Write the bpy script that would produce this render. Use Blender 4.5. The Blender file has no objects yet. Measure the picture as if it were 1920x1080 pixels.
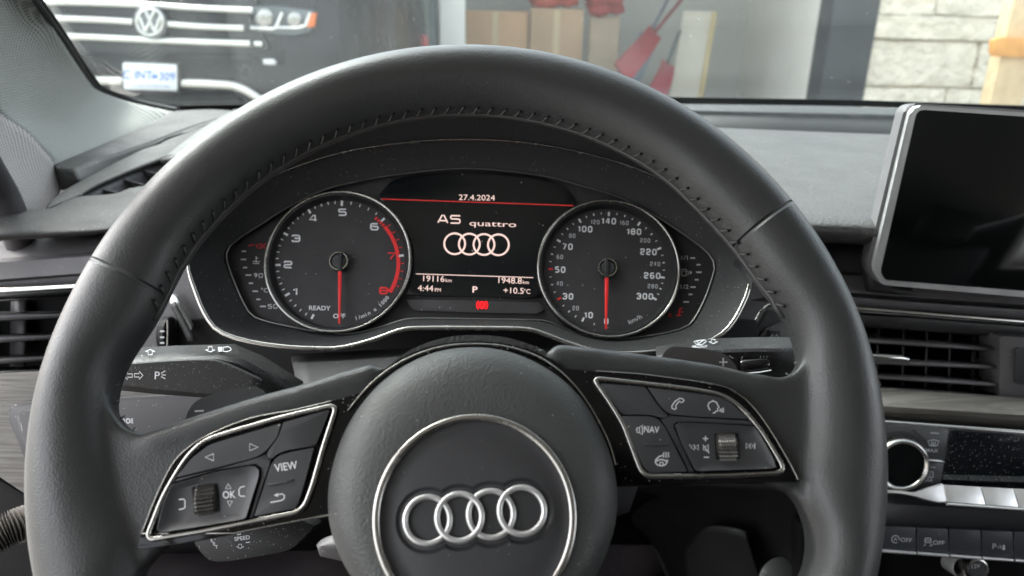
import bpy, bmesh, math, random
from mathutils import Vector, Matrix
R = math.radians
random.seed(7)
S = bpy.context.scene
COL = S.collection

# ------------------------------------------------------------------ camera, sky, sun, exposure
FPX = 1400.0
PITCH, ROLL = R(20), R(1.5)
CAM = Vector((0, 0, 1.2))
_X0 = Vector((1, 0, 0)); _Z0 = Vector((0, math.cos(PITCH), -math.sin(PITCH))); _Y0 = Vector((0, math.sin(PITCH), math.cos(PITCH)))
CX = _X0 * math.cos(ROLL) + _Y0 * math.sin(ROLL)
CY = -_X0 * math.sin(ROLL) + _Y0 * math.cos(ROLL)
CZ = _Z0
cam_d = bpy.data.cameras.new('camera')
cam_d.sensor_width = 36; cam_d.lens = 36 * FPX / 1920
cam_d.clip_start = 0.01; cam_d.clip_end = 500
cam_d.dof.use_dof = True; cam_d.dof.focus_distance = 0.42; cam_d.dof.aperture_fstop = 10
cam = bpy.data.objects.new('camera', cam_d); COL.objects.link(cam)
cam.matrix_world = Matrix(((CX.x, CY.x, -CZ.x, CAM.x), (CX.y, CY.y, -CZ.y, CAM.y), (CX.z, CY.z, -CZ.z, CAM.z), (0, 0, 0, 1)))
S.camera = cam

SUN_EL, SUN_AZ = R(48), R(-62)      # azimuth measured clockwise from +Y (the way the car faces)
W = bpy.data.worlds.new('World'); S.world = W; W.use_nodes = True
wn = W.node_tree; wn.nodes.clear()
sky = wn.nodes.new('ShaderNodeTexSky'); sky.sky_type = 'NISHITA'; sky.sun_disc = False
sky.sun_elevation = SUN_EL; sky.sun_rotation = SUN_AZ; sky.air_density = 1.0; sky.dust_density = 4.0; sky.ozone_density = 1.0
hs = wn.nodes.new('ShaderNodeHueSaturation'); hs.inputs['Saturation'].default_value = 0.25
bg = wn.nodes.new('ShaderNodeBackground'); bg.inputs['Strength'].default_value = 0.15
wo = wn.nodes.new('ShaderNodeOutputWorld')
wn.links.new(sky.outputs[0], hs.inputs['Color']); wn.links.new(hs.outputs[0], bg.inputs['Color']); wn.links.new(bg.outputs[0], wo.inputs[0])
sun_d = bpy.data.lights.new('sun', 'SUN'); sun_d.energy = 0.8; sun_d.angle = R(30); sun_d.color = (1, 0.96, 0.9)
sun = bpy.data.objects.new('sun', sun_d); COL.objects.link(sun); sun.location = (-3, -3, 8)
sd = Vector((math.sin(SUN_AZ) * math.cos(SUN_EL), math.cos(SUN_AZ) * math.cos(SUN_EL), math.sin(SUN_EL)))
sun.rotation_euler = sd.to_track_quat('Z', 'Y').to_euler()
S.view_settings.view_transform = 'Standard'; S.view_settings.look = 'None'
S.view_settings.gamma = 1; S.view_settings.use_curve_mapping = False
S.view_settings.exposure = 2.65
S.render.engine = 'CYCLES'
S.cycles.use_denoising = True
S.cycles.max_bounces = 10; S.cycles.diffuse_bounces = 5; S.cycles.glossy_bounces = 5; S.cycles.transparent_max_bounces = 16
S.cycles.caustics_reflective = False; S.cycles.caustics_refractive = False; S.cycles.sample_clamp_indirect = 6

# ------------------------------------------------------------------ geometry helpers
def ray(px, py):
    return CZ + CX * ((px - 960) / FPX) + CY * ((540 - py) / FPX)
def P(px, py, d):
    return CAM + ray(px, py) * d
class Pl:
    """A plane in the place: a point on it and its normal (towards the driver)."""
    def __init__(s, p, n):
        s.p = Vector(p); s.n = Vector(n).normalized()
    def at(s, px, py):
        r = ray(px, py); return CAM + r * ((s.p - CAM).dot(s.n) / r.dot(s.n))
    def off(s, d):
        return Pl(s.p + s.n * d, s.n)
    def axes(s):
        u = Vector((0, 0, 1)).cross(s.n)
        u = Vector((1, 0, 0)) if u.length < 1e-4 else u.normalized()
        return u, s.n.cross(u)
def plane_e(px, py, d, elev, yaw=0):
    e = R(elev); y = R(yaw)
    return Pl(P(px, py, d), (math.sin(y) * math.cos(e), -math.cos(y) * math.cos(e), math.sin(e)))

def smooth(pts, closed=True, k=6):
    n = len(pts); out = []
    rng = n if closed else n - 1
    for i in range(rng):
        p1 = pts[i]; p2 = pts[(i + 1) % n]
        p0 = pts[(i - 1) % n] if (closed or i > 0) else p1
        p3 = pts[(i + 2) % n] if (closed or i + 2 < n) else p2
        for j in range(k):
            t = j / k
            out.append(tuple(0.5 * (2 * b + (c - a) * t + (2 * a - 5 * b + 4 * c - d) * t * t + (3 * b - a - 3 * c + d) * t ** 3) for a, b, c, d in zip(p0, p1, p2, p3)))
    if not closed: out.append(tuple(pts[-1]))
    return out
def rnd(pts, r, k=5):
    """Polygon with every corner filleted by about r (r may be a list)."""
    n = len(pts); out = []
    for i in range(n):
        rr = r[i] if isinstance(r, (list, tuple)) else r
        p = Vector(pts[i]); a = Vector(pts[i - 1]) - p; b = Vector(pts[(i + 1) % n]) - p
        t = min(rr, a.length * .48, b.length * .48)
        if t < .01: out.append(tuple(p)); continue
        A = p + a.normalized() * t; B = p + b.normalized() * t
        for j in range(k + 1):
            s = j / k; q = A * (1 - s) ** 2 + p * (2 * s * (1 - s)) + B * s * s
            out.append(tuple(q))
    return out
def ell(cx, cy, rx, ry=None, n=48, rot=0, a0=0, a1=360):
    ry = rx if ry is None else ry; c = math.cos(R(rot)); s = math.sin(R(rot)); o = []
    full = abs(a1 - a0) >= 360
    for i in range(n):
        a = R(a0 + (a1 - a0) * i / (n if full else n - 1)); x = rx * math.cos(a); y = -ry * math.sin(a)
        o.append((cx + x * c - y * s, cy + x * s + y * c))
    return o

def link(name, bm, m, parent=None, smooth_ang=40, loc=None):
    me = bpy.data.meshes.new(name)
    base = Vector(loc) if loc is not None else Vector((0, 0, 0))
    if parent is not None: base = Vector(parent['_w'])
    elif loc is None and len(bm.verts):
        xs = [v.co for v in bm.verts]
        base = Vector(((min(v.x for v in xs) + max(v.x for v in xs)) / 2, (min(v.y for v in xs) + max(v.y for v in xs)) / 2, min(v.z for v in xs)))
    bmesh.ops.translate(bm, verts=bm.verts, vec=-base)
    for f in bm.faces: f.smooth = smooth_ang > 0
    bm.to_mesh(me); bm.free()
    if smooth_ang > 0 and smooth_ang < 180: me.set_sharp_from_angle(angle=R(smooth_ang))
    for mm in (m if isinstance(m, (list, tuple)) else [m]): me.materials.append(mm)
    o = bpy.data.objects.new(name, me); COL.objects.link(o)
    o['_w'] = list(base)
    if parent is not None: o.parent = parent
    else: o.location = base
    return o
def thing(name, label, cat, loc, group=None):
    o = bpy.data.objects.new(name, None); COL.objects.link(o); o.location = loc; o['_w'] = list(loc)
    o.empty_display_size = .02
    o['label'] = label; o['category'] = cat
    if group: o['group'] = group
    return o
def tag(o, label, cat, group=None, kind=None):
    o['label'] = label; o['category'] = cat
    if group: o['group'] = group
    if kind: o['kind'] = kind
    return o
def struct(o, label=None):
    o['kind'] = 'structure'
    if label: o['label'] = label
    return o

def newbm(): return bmesh.new()
def add_poly(bm, pts3, n, t=0.0, bev=0.0, seg=2):
    """Flat polygon facing n, given depth t behind its face, its front edge rounded by bev."""
    nrm = Vector((0, 0, 0)); L = len(pts3)
    for i in range(L):
        a = pts3[i]; b = pts3[(i + 1) % L]; nrm += a.cross(b)
    c = sum(pts3, Vector((0, 0, 0))) / L
    nrm = Vector((0, 0, 0))
    for i in range(L): nrm += (pts3[i] - c).cross(pts3[(i + 1) % L] - c)
    if nrm.dot(n) < 0: pts3 = pts3[::-1]
    vs = [bm.verts.new(p) for p in pts3]
    f = bm.faces.new(vs)
    if t <= 0: return f
    bk = [bm.verts.new(p - n * t) for p in pts3]
    for i in range(L):
        j = (i + 1) % L
        bm.faces.new((vs[j], vs[i], bk[i], bk[j]))
    bm.faces.new(bk[::-1])
    if bev > 0:
        es = [e for e in f.edges]
        bmesh.ops.bevel(bm, geom=es, offset=bev, segments=seg, profile=.5, affect='EDGES', clamp_overlap=True)
    return f
def clean(pts, tol=0.15):
    o = []
    for p in pts:
        if not o or (abs(p[0] - o[-1][0]) + abs(p[1] - o[-1][1])) > tol: o.append(p)
    if len(o) > 2 and abs(o[0][0] - o[-1][0]) + abs(o[0][1] - o[-1][1]) <= tol: o.pop()
    return o
def plate(name, pts, pl, t, m, parent=None, bev=.0006, seg=2, ang=40):
    bm = newbm(); add_poly(bm, [pl.at(*p) for p in clean(pts)], pl.n, t, bev, seg)
    return link(name, bm, m, parent, ang)
def add_strip(bm, pts3, nrm, w, h, closed=True, seg=8, prof='round'):
    """A strip of width w and height h swept along a path lying on a surface with normal nrm."""
    L = len(pts3); rings = []
    for i in range(L):
        a = pts3[i - 1] if (closed or i > 0) else pts3[i]; b = pts3[(i + 1) % L] if (closed or i + 1 < L) else pts3[i]
        t = (b - a).normalized(); s = t.cross(nrm).normalized(); ww = w[i] if isinstance(w, list) else w
        ring = []
        for j in range(seg):
            an = 2 * math.pi * j / seg + math.pi / seg
            cx, cy = math.cos(an), math.sin(an)
            if prof == 'box':
                cx = math.copysign(min(1, abs(cx) * 1.3), cx); cy = math.copysign(min(1, abs(cy) * 1.3), cy)
            ring.append(bm.verts.new(pts3[i] + s * cx * ww / 2 + nrm * cy * h / 2))
        rings.append(ring)
    for i in range(L if closed else L - 1):
        A = rings[i]; B = rings[(i + 1) % L]
        for j in range(seg): bm.faces.new((A[j], A[(j + 1) % seg], B[(j + 1) % seg], B[j]))
    if not closed:
        bm.faces.new(rings[0][::-1]); bm.faces.new(rings[-1])
    bmesh.ops.recalc_face_normals(bm, faces=bm.faces)
def strip(name, pts, pl, w, h, m, parent=None, closed=True, prof='round', seg=8):
    bm = newbm(); add_strip(bm, [pl.at(*p) for p in clean(pts)], pl.n, w, h, closed, seg, prof)
    return link(name, bm, m, parent, 60)
def pxw(pl, px, py, w):
    """Real length of w pixels at that spot of the plane."""
    return (pl.at(px + w / 2, py) - pl.at(px - w / 2, py)).length
def add_stroke(bm, pts, w, pl, closed=False):
    """Painted line: a thin ribbon of width w (px) on the plane."""
    v = [Vector(p) for p in pts]; L = len(v); lft = []; rgt = []
    for i in range(L):
        a = v[i - 1] if (closed or i > 0) else v[i]; b = v[(i + 1) % L] if (closed or i + 1 < L) else v[i]
        t = b - a; t = t.normalized() if t.length > 1e-6 else Vector((1, 0)); s = Vector((-t.y, t.x)) * (w / 2)
        lft.append(bm.verts.new(pl.at(*(v[i] + s)))); rgt.append(bm.verts.new(pl.at(*(v[i] - s))))
    for i in range(L if closed else L - 1):
        j = (i + 1) % L; bm.faces.new((lft[i], lft[j], rgt[j], rgt[i]))
def add_fill(bm, pts, pl):
    add_poly(bm, [pl.at(*p) for p in pts], pl.n)
_tc = bpy.data.curves.new('lettering', 'FONT'); _tc.align_x = 'CENTER'; _tc.align_y = 'CENTER'; _tc.resolution_u = 3
_to = bpy.data.objects.new('lettering', _tc); COL.objects.link(_to)
def add_text(bm, s, px, py, h, pl, ang=0, sx=1.0, bold=0.0, align='CENTER', skew=0.0, sp=1.0):
    """Lettering with capitals h px tall, lying on the plane."""
    _tc.body = s; _tc.offset = bold; _tc.align_x = align; _tc.space_character = sp
    dg = bpy.context.evaluated_depsgraph_get(); dg.update()
    me = bpy.data.meshes.new_from_object(_to.evaluated_get(dg))
    k = h / 0.73; c = math.cos(R(ang)); q = math.sin(R(ang))
    vs = []
    for v in me.vertices:
        y = v.co.y * k; x = v.co.x * k * sx + skew * y
        vs.append(bm.verts.new(pl.at(px + x * c - y * q, py - (x * q + y * c))))
    for p in me.polygons:
        try: bm.faces.new([vs[i] for i in p.vertices])
        except ValueError: pass
    bpy.data.meshes.remove(me)
_WD = {'0': [(0, 0, 1, 0, 1, 1, 0, 1, 'c')], '1': [(.05, .75, .5, 1, .5, 0)], '2': [(0, .72, 0, 1, 1, 1, 1, .5, 0, .45, 0, 0, 1, 0)], '3': [(0, .78, 0, 1, 1, 1, 1, 0, 0, 0, 0, .22), (.3, .52, 1, .52)],
       '4': [(.78, 0, .78, 1, .55, 1, 0, .25, 1, .25)], '5': [(1, 1, 0, 1, 0, .56, 1, .56, 1, 0, 0, 0)], '6': [(.95, 1, 0, 1, 0, 0, 1, 0, 1, .56, 0, .56)], '7': [(0, 1, 1, 1, .35, 0)], '8': [(0, 0, 1, 0, 1, 1, 0, 1, 'c'), (0, .52, 1, .52)],
       'A': [(0, 0, .42, 1, .62, 1, 1.04, 0), (.2, .28, .84, .28)], '/': [(.2, 0, .8, 1)], 'R': [(0, 0, 0, 1, 1, 1, 1, .5, 0, .5), (.55, .5, 1, 0)], 'C': [(1, .8, 1, 1, 0, 1, 0, 0, 1, 0, 1, .2)]}
def add_wide(bm, st, px, py, h, pl, ang=0, w=1.0, lw=.19):
    """Broad instrument numerals drawn as rounded strokes, capitals h px tall."""
    lw_ = h * lw; W_ = (h - lw_) * w; H_ = h - lw_; gap = h * .30; adv = [(.55 if c == '1' else 1) * W_ + lw_ + gap * .75 for c in st]; x = -(sum(adv) - gap * .75) / 2; c_ = math.cos(R(ang)); q_ = math.sin(R(ang))
    for c, a in zip(st, adv):
        for pl_ in _WD.get(c, []):
            cl = pl_[-1] == 'c'; v = pl_[:-1] if cl else pl_
            P2 = [(x + lw_ / 2 + v[i] * W_, (v[i + 1] - .5) * H_) for i in range(0, len(v), 2)]
            P2 = [(px + a_ * c_ - b_ * q_, py - (a_ * q_ + b_ * c_)) for a_, b_ in P2]
            if cl: P2 = rnd(P2, h * .26, 4)
            elif c not in '17/A4': P2 = [P2[0]] + rnd(P2, h * .26, 4)[6:-6] + [P2[-1]] if len(P2) > 2 else P2
            add_stroke(bm, clean(P2, .05), lw_, pl, cl)
        x += a
def add_patch(bm, rows, nu=4, nv=4, sm=True):
    """Free-form surface through rows of points."""
    if sm:
        rows = [smooth([tuple(p) for p in r], False, nu) for r in rows]
        cols = [smooth([r[i] for r in rows], False, nv) for i in range(len(rows[0]))]
        rows = [[c[j] for c in cols] for j in range(len(cols[0]))]
    g = [[bm.verts.new(Vector(p)) for p in r] for r in rows]
    for i in range(len(g) - 1):
        for j in range(len(g[0]) - 1):
            f = bm.faces.new((g[i][j], g[i][j + 1], g[i + 1][j + 1], g[i + 1][j]))
    bmesh.ops.recalc_face_normals(bm, faces=bm.faces)
def patch(name, rows, m, parent=None, nu=4, nv=4, sm=True, th=.003, ang=50, px=True):
    bm = newbm(); add_patch(bm, [[P(*p) if px else Vector(p) for p in r] for r in rows], nu, nv, sm)
    bm.faces.ensure_lookup_table(); bm.normal_update()
    s = sum((1 if f.normal.dot(CAM - f.calc_center_median()) > 0 else -1) for f in bm.faces)
    if s < 0: bmesh.ops.reverse_faces(bm, faces=bm.faces)
    o = link(name, bm, m, parent, ang)
    if th:
        md = o.modifiers.new('thickness', 'SOLIDIFY'); md.thickness = th; md.offset = -1
    return o
def add_box(bm, lo, hi, bev=0.0, seg=2, rot=None, piv=None):
    lo = Vector(lo); hi = Vector(hi)
    r = bmesh.ops.create_cube(bm, size=1); vs = r['verts']
    for v in vs:
        v.co = Vector(((v.co.x + .5) * (hi.x - lo.x) + lo.x, (v.co.y + .5) * (hi.y - lo.y) + lo.y, (v.co.z + .5) * (hi.z - lo.z) + lo.z))
    if rot is not None:
        bmesh.ops.rotate(bm, verts=vs, cent=piv if piv else (lo + hi) / 2, matrix=rot)
    if bev > 0:
        es = list({e for v in vs for e in v.link_edges})
        bmesh.ops.bevel(bm, geom=es, offset=bev, segments=seg, profile=.5, affect='EDGES', clamp_overlap=True)
def add_tube(bm, pts3, r, seg=12):
    """Round bar through points; r a number or a list."""
    L = len(pts3); rings = []; up = Vector((0.13, 0.27, 0.95))
    for i in range(L):
        t = (pts3[min(i + 1, L - 1)] - pts3[max(i - 1, 0)]).normalized(); a = t.cross(up).normalized(); b = t.cross(a)
        rr = r[i] if isinstance(r, list) else r
        rings.append([bm.verts.new(pts3[i] + (a * math.cos(2 * math.pi * j / seg) + b * math.sin(2 * math.pi * j / seg)) * rr) for j in range(seg)])
    for i in range(L - 1):
        for j in range(seg): bm.faces.new((rings[i][j], rings[i][(j + 1) % seg], rings[i + 1][(j + 1) % seg], rings[i + 1][j]))
    bm.faces.new(rings[0][::-1]); bm.faces.new(rings[-1]); bmesh.ops.recalc_face_normals(bm, faces=bm.faces)
def add_lathe(bm, c, n, prof, seg=64, closed_in=True):
    """Turn a profile of (radius, height along n) about the axis c,n."""
    n = Vector(n).normalized(); u = Vector((0, 0, 1)).cross(n); u = Vector((1, 0, 0)) if u.length < 1e-3 else u.normalized(); v = n.cross(u)
    rings = []
    for r, h in prof:
        if r < 1e-7: rings.append([bm.verts.new(c + n * h)])
        else: rings.append([bm.verts.new(c + n * h + (u * math.cos(2 * math.pi * j / seg) + v * math.sin(2 * math.pi * j / seg)) * r) for j in range(seg)])
    for A, B in zip(rings, rings[1:]):
        for j in range(seg):
            k = (j + 1) % seg
            if len(A) == 1 and len(B) == 1: continue
            if len(A) == 1: bm.faces.new((A[0], B[j], B[k]))
            elif len(B) == 1: bm.faces.new((A[j], B[0], A[k]))
            else: bm.faces.new((A[j], B[j], B[k], A[k]))
    bmesh.ops.recalc_face_normals(bm, faces=bm.faces)
def loft(bm, loops):
    """Surface between closed loops with equal numbers of points."""
    g = [[bm.verts.new(p) for p in l] for l in loops]; L = len(loops[0])
    for A, B in zip(g, g[1:]):
        for j in range(L): bm.faces.new((A[j], A[(j + 1) % L], B[(j + 1) % L], B[j]))
    return g
def polar(pts, c, n=160):
    """Resample a closed outline at even angles about c."""
    out = []; L = len(pts)
    for i in range(n):
        a = 2 * math.pi * i / n; d = (math.cos(a), math.sin(a)); best = None
        for k in range(L):
            p = pts[k]; q = pts[(k + 1) % L]; ex, ey = q[0] - p[0], q[1] - p[1]; wx, wy = p[0] - c[0], p[1] - c[1]
            den = d[0] * ey - d[1] * ex
            if abs(den) < 1e-9: continue
            t = (wx * ey - wy * ex) / den; s = (wx * d[1] - wy * d[0]) / den
            if t > 0 and -1e-6 <= s <= 1 + 1e-6 and (best is None or t > best): best = t
        if best is None: best = 1
        out.append((c[0] + d[0] * best, c[1] + d[1] * best))
    return out

# ------------------------------------------------------------------ materials
def mat(name, col, rough=.5, metal=0, spec=.5, bump=None, dust=0, dust_scale=900, var=0, var_scale=30, coat=0, emit=None, bdist=.0006):
    m = bpy.data.materials.new(name); m.use_nodes = True; nt = m.node_tree; b = nt.nodes['Principled BSDF']
    col4 = (*col, 1)
    b.inputs['Base Color'].default_value = col4; b.inputs['Roughness'].default_value = rough
    b.inputs['Metallic'].default_value = metal; b.inputs['Specular IOR Level'].default_value = spec
    if coat: b.inputs['Coat Weight'].default_value = coat; b.inputs['Coat Roughness'].default_value = .06
    tc = nt.nodes.new('ShaderNodeTexCoord'); N = nt.nodes.new; Lk = nt.links.new
    cur = None
    if var:
        nz = N('ShaderNodeTexNoise'); nz.inputs['Scale'].default_value = var_scale; nz.inputs['Detail'].default_value = 4
        Lk(tc.outputs['Object'], nz.inputs['Vector'])
        mr = N('ShaderNodeMapRange'); mr.inputs[1].default_value = .3; mr.inputs[2].default_value = .7; mr.inputs[3].default_value = 1 - var; mr.inputs[4].default_value = 1 + var
        Lk(nz.outputs['Fac'], mr.inputs[0])
        vm = N('ShaderNodeVectorMath'); vm.operation = 'SCALE'; vm.inputs[0].default_value = col; Lk(mr.outputs[0], vm.inputs['Scale'])
        cur = vm.outputs[0]
        mr2 = N('ShaderNodeMapRange'); mr2.inputs[1].default_value = .3; mr2.inputs[2].default_value = .7; mr2.inputs[3].default_value = max(.02, rough - .06); mr2.inputs[4].default_value = rough + .06
        nz2 = N('ShaderNodeTexNoise'); nz2.inputs['Scale'].default_value = var_scale * 1.7; Lk(tc.outputs['Object'], nz2.inputs['Vector']); Lk(nz2.outputs['Fac'], mr2.inputs[0]); Lk(mr2.outputs[0], b.inputs['Roughness'])
    if dust:
        vo = N('ShaderNodeTexVoronoi'); vo.inputs['Scale'].default_value = dust_scale; Lk(tc.outputs['Object'], vo.inputs['Vector'])
        sp = N('ShaderNodeSeparateColor'); Lk(vo.outputs['Color'], sp.inputs[0])
        # only some cells hold a speck, each of its own size
        m1 = N('ShaderNodeMath'); m1.operation = 'GREATER_THAN'; m1.inputs[1].default_value = 1 - dust; Lk(sp.outputs[0], m1.inputs[0])
        m3 = N('ShaderNodeMath'); m3.operation = 'MULTIPLY'; m3.inputs[1].default_value = .42; Lk(sp.outputs[1], m3.inputs[0])
        m2 = N('ShaderNodeMath'); m2.operation = 'LESS_THAN'; Lk(vo.outputs['Distance'], m2.inputs[0]); Lk(m3.outputs[0], m2.inputs[1])
        m4 = N('ShaderNodeMath'); m4.operation = 'MULTIPLY'; Lk(m1.outputs[0], m4.inputs[0]); Lk(m2.outputs[0], m4.inputs[1])
        mx = N('ShaderNodeMix'); mx.data_type = 'RGBA'; mx.inputs['A'].default_value = col4; mx.inputs['B'].default_value = (.30, .29, .27, 1)
        if cur: Lk(cur, mx.inputs['A'])
        Lk(m4.outputs[0], mx.inputs['Factor']); cur = mx.outputs['Result']
    if cur: Lk(cur, b.inputs['Base Color'])
    if bump:
        kind, scale, strg = bump
        if kind == 'noise':
            t = N('ShaderNodeTexNoise'); t.inputs['Scale'].default_value = scale; t.inputs['Detail'].default_value = 3; h = t.outputs['Fac']
        elif kind == 'cells':
            t = N('ShaderNodeTexVoronoi'); t.feature = 'SMOOTH_F1'; t.inputs['Scale'].default_value = scale; h = t.outputs['Distance']
        elif kind == 'weave':
            t = N('ShaderNodeTexWave'); t.inputs['Scale'].default_value = scale; t.bands_direction = 'DIAGONAL'; t.inputs['Distortion'].default_value = .6; h = t.outputs['Fac']
        Lk(tc.outputs['Object'], t.inputs['Vector'])
        bp = N('ShaderNodeBump'); bp.inputs['Strength'].default_value = strg; bp.inputs['Distance'].default_value = bdist
        Lk(h, bp.inputs['Height']); Lk(bp.outputs[0], b.inputs['Normal'])
    if emit:
        b.inputs['Emission Color'].default_value = (*emit[0], 1); b.inputs['Emission Strength'].default_value = emit[1]
    return m
M = {}
M['leather'] = mat('leather', (.022, .023, .024), .44, bump=('cells', 1100, .35), var=.12, var_scale=25, dust=.004, dust_scale=1400)
M['grain'] = mat('grained_plastic', (.045, .046, .047), .5, bump=('cells', 620, .8), var=.1, var_scale=40, dust=.02, dust_scale=900)
M['softpad'] = mat('soft_dash_pad', (.054, .053, .051), .52, bump=('cells', 420, .8), bdist=.0007, var=.14, var_scale=18, dust=.015, dust_scale=600)
M['leftpad'] = mat('dimmed_left_pad', (.044, .0425, .041), .6, spec=.3, bump=('cells', 420, .5), var=.1, var_scale=18, dust=.05, dust_scale=900)  # darker, duller copy of the dash pad; dimmer left end put into its colour
M['plastic'] = mat('grey_plastic', (.105, .101, .105), .55, bump=('noise', 1500, .2), var=.08, var_scale=30, dust=.03, dust_scale=800)
M['darkplastic'] = mat('dark_plastic', (.024, .024, .025), .5, bump=('noise', 1500, .3), var=.1, var_scale=40, dust=.02, dust_scale=1100)
M['stalk'] = mat('dusty_stalk_plastic', (.012, .012, .0125), .5, bump=('noise', 1800, .4), dust=.10, dust_scale=1500, var=.12, var_scale=60)
M['button'] = mat('button_plastic', (.040, .041, .044), .5, bump=('noise', 2200, .15), dust=.012, dust_scale=900, var=.06, var_scale=60)
M['piano'] = mat('gloss_black', (.003, .003, .004), .08, spec=.3, dust=.06, dust_scale=1200)
M['chrome'] = mat('satin_chrome', (.40, .39, .37), .24, metal=1, var=.05, var_scale=80)
M['bright'] = mat('bright_chrome', (.62, .62, .60), .15, metal=1)
M['silver'] = mat('satin_silver', (.66, .66, .66), .35, metal=.75, var=.04, var_scale=80)
M['disc'] = mat('badge_disc_plastic', (.042, .043, .046), .46, bump=('noise', 2500, .1), dust=.008, dust_scale=1400)
M['dial'] = mat('dial_face', (.030, .028, .030), .6, var=.1, var_scale=60, dust=.01, dust_scale=900)
M['screen'] = mat('display_black', (.005, .006, .007), .25, dust=.008, dust_scale=700)
M['screenblack'] = mat('screen_glass', (.002, .003, .003), .07)
M['white'] = mat('white_print', (.75, .76, .78), .6)
M['greyprint'] = mat('grey_print', (.45, .46, .48), .6)
M['red'] = mat('red_print', (.85, .03, .035), .5)
M['needle'] = mat('red_needle', (.7, .02, .02), .4)
M['lit'] = mat('lit_pixels', (.3, .2, .18), .5, emit=((1, .74, .66), .15))
M['litred'] = mat('lit_red_line', (.3, .02, .02), .5, emit=((1, .05, .04), .06))
M['lamp'] = mat('brake_lamp', (.6, .0, .0), .5, emit=((1, .006, .012), .28))
def weave_mat(name, col, s1, s2, dist):
    m = mat(name, col, .85); nt = m.node_tree; b = nt.nodes['Principled BSDF']; N = nt.nodes.new; Lk = nt.links.new
    tc = N('ShaderNodeTexCoord'); a = N('ShaderNodeTexWave'); a.bands_direction = 'Y'; a.inputs['Scale'].default_value = s1; a.inputs['Distortion'].default_value = dist; a.inputs['Detail'].default_value = 0; a.inputs['Detail Scale'].default_value = .06
    c = N('ShaderNodeTexWave'); c.bands_direction = 'Z'; c.inputs['Scale'].default_value = s2; c.inputs['Distortion'].default_value = .5
    mp = N('ShaderNodeMapping'); mp.inputs['Rotation'].default_value = (R(38), R(20), 0); Lk(tc.outputs['Object'], mp.inputs['Vector'])
    Lk(mp.outputs[0], a.inputs['Vector']); Lk(mp.outputs[0], c.inputs['Vector'])
    mx = N('ShaderNodeMath'); mx.operation = 'MAXIMUM'; Lk(a.outputs['Fac'], mx.inputs[0]); Lk(c.outputs['Fac'], mx.inputs[1])
    mr = N('ShaderNodeMapRange'); mr.inputs[1].default_value = .25; mr.inputs[3].default_value = .35; mr.inputs[4].default_value = 1.15; Lk(mx.outputs[0], mr.inputs[0])
    vm = N('ShaderNodeVectorMath'); vm.operation = 'SCALE'; vm.inputs[0].default_value = col; Lk(mr.outputs[0], vm.inputs['Scale']); Lk(vm.outputs[0], b.inputs['Base Color'])
    bp = N('ShaderNodeBump'); bp.inputs['Strength'].default_value = .8; bp.inputs['Distance'].default_value = .001; Lk(mx.outputs[0], bp.inputs['Height']); Lk(bp.outputs[0], b.inputs['Normal'])
    return m
M['fabric'] = weave_mat('pillar_fabric', (.30, .305, .285), 72, 88, .5)
M['fabric2'] = weave_mat('door_frame_fabric', (.36, .33, .32), 80, 95, 3)
M['rubber'] = mat('black_rubber', (.012, .012, .013), .6)
M['thread'] = mat('black_thread', (.06, .06, .058), .45)
M['hole'] = mat('stitch_hole', (.002, .002, .002), .9)
M['carpet'] = mat('carpet', (.012, .0105, .012), .95, spec=.05, bump=('noise', 900, 1.0), var=.25, var_scale=60)
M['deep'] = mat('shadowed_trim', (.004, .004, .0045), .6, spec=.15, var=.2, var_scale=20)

def wood_mat():
    m = mat('grey_oak', (.2, .19, .17), .55, bump=None); nt = m.node_tree; b = nt.nodes['Principled BSDF']; N = nt.nodes.new; Lk = nt.links.new
    tc = N('ShaderNodeTexCoord'); mp = N('ShaderNodeMapping'); mp.inputs['Scale'].default_value = (14, 14, 620)
    Lk(tc.outputs['Object'], mp.inputs['Vector'])
    nz = N('ShaderNodeTexNoise'); nz.inputs['Scale'].default_value = 1.0; nz.inputs['Detail'].default_value = 8; nz.inputs['Roughness'].default_value = .65; nz.inputs['Distortion'].default_value = .5
    Lk(mp.outputs[0], nz.inputs['Vector'])
    cr = N('ShaderNodeValToRGB'); cr.color_ramp.elements[0].position = .36; cr.color_ramp.elements[0].color = (.07, .065, .059, 1); cr.color_ramp.elements[1].position = .58; cr.color_ramp.elements[1].color = (.17, .16, .145, 1)
    Lk(nz.outputs['Fac'], cr.inputs[0]); Lk(cr.outputs[0], b.inputs['Base Color'])
    bp = N('ShaderNodeBump'); bp.inputs['Strength'].default_value = .5; bp.inputs['Distance'].default_value = .0005; Lk(nz.outputs['Fac'], bp.inputs['Height']); Lk(bp.outputs[0], b.inputs['Normal'])
    return m
M['wood'] = wood_mat()
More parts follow.
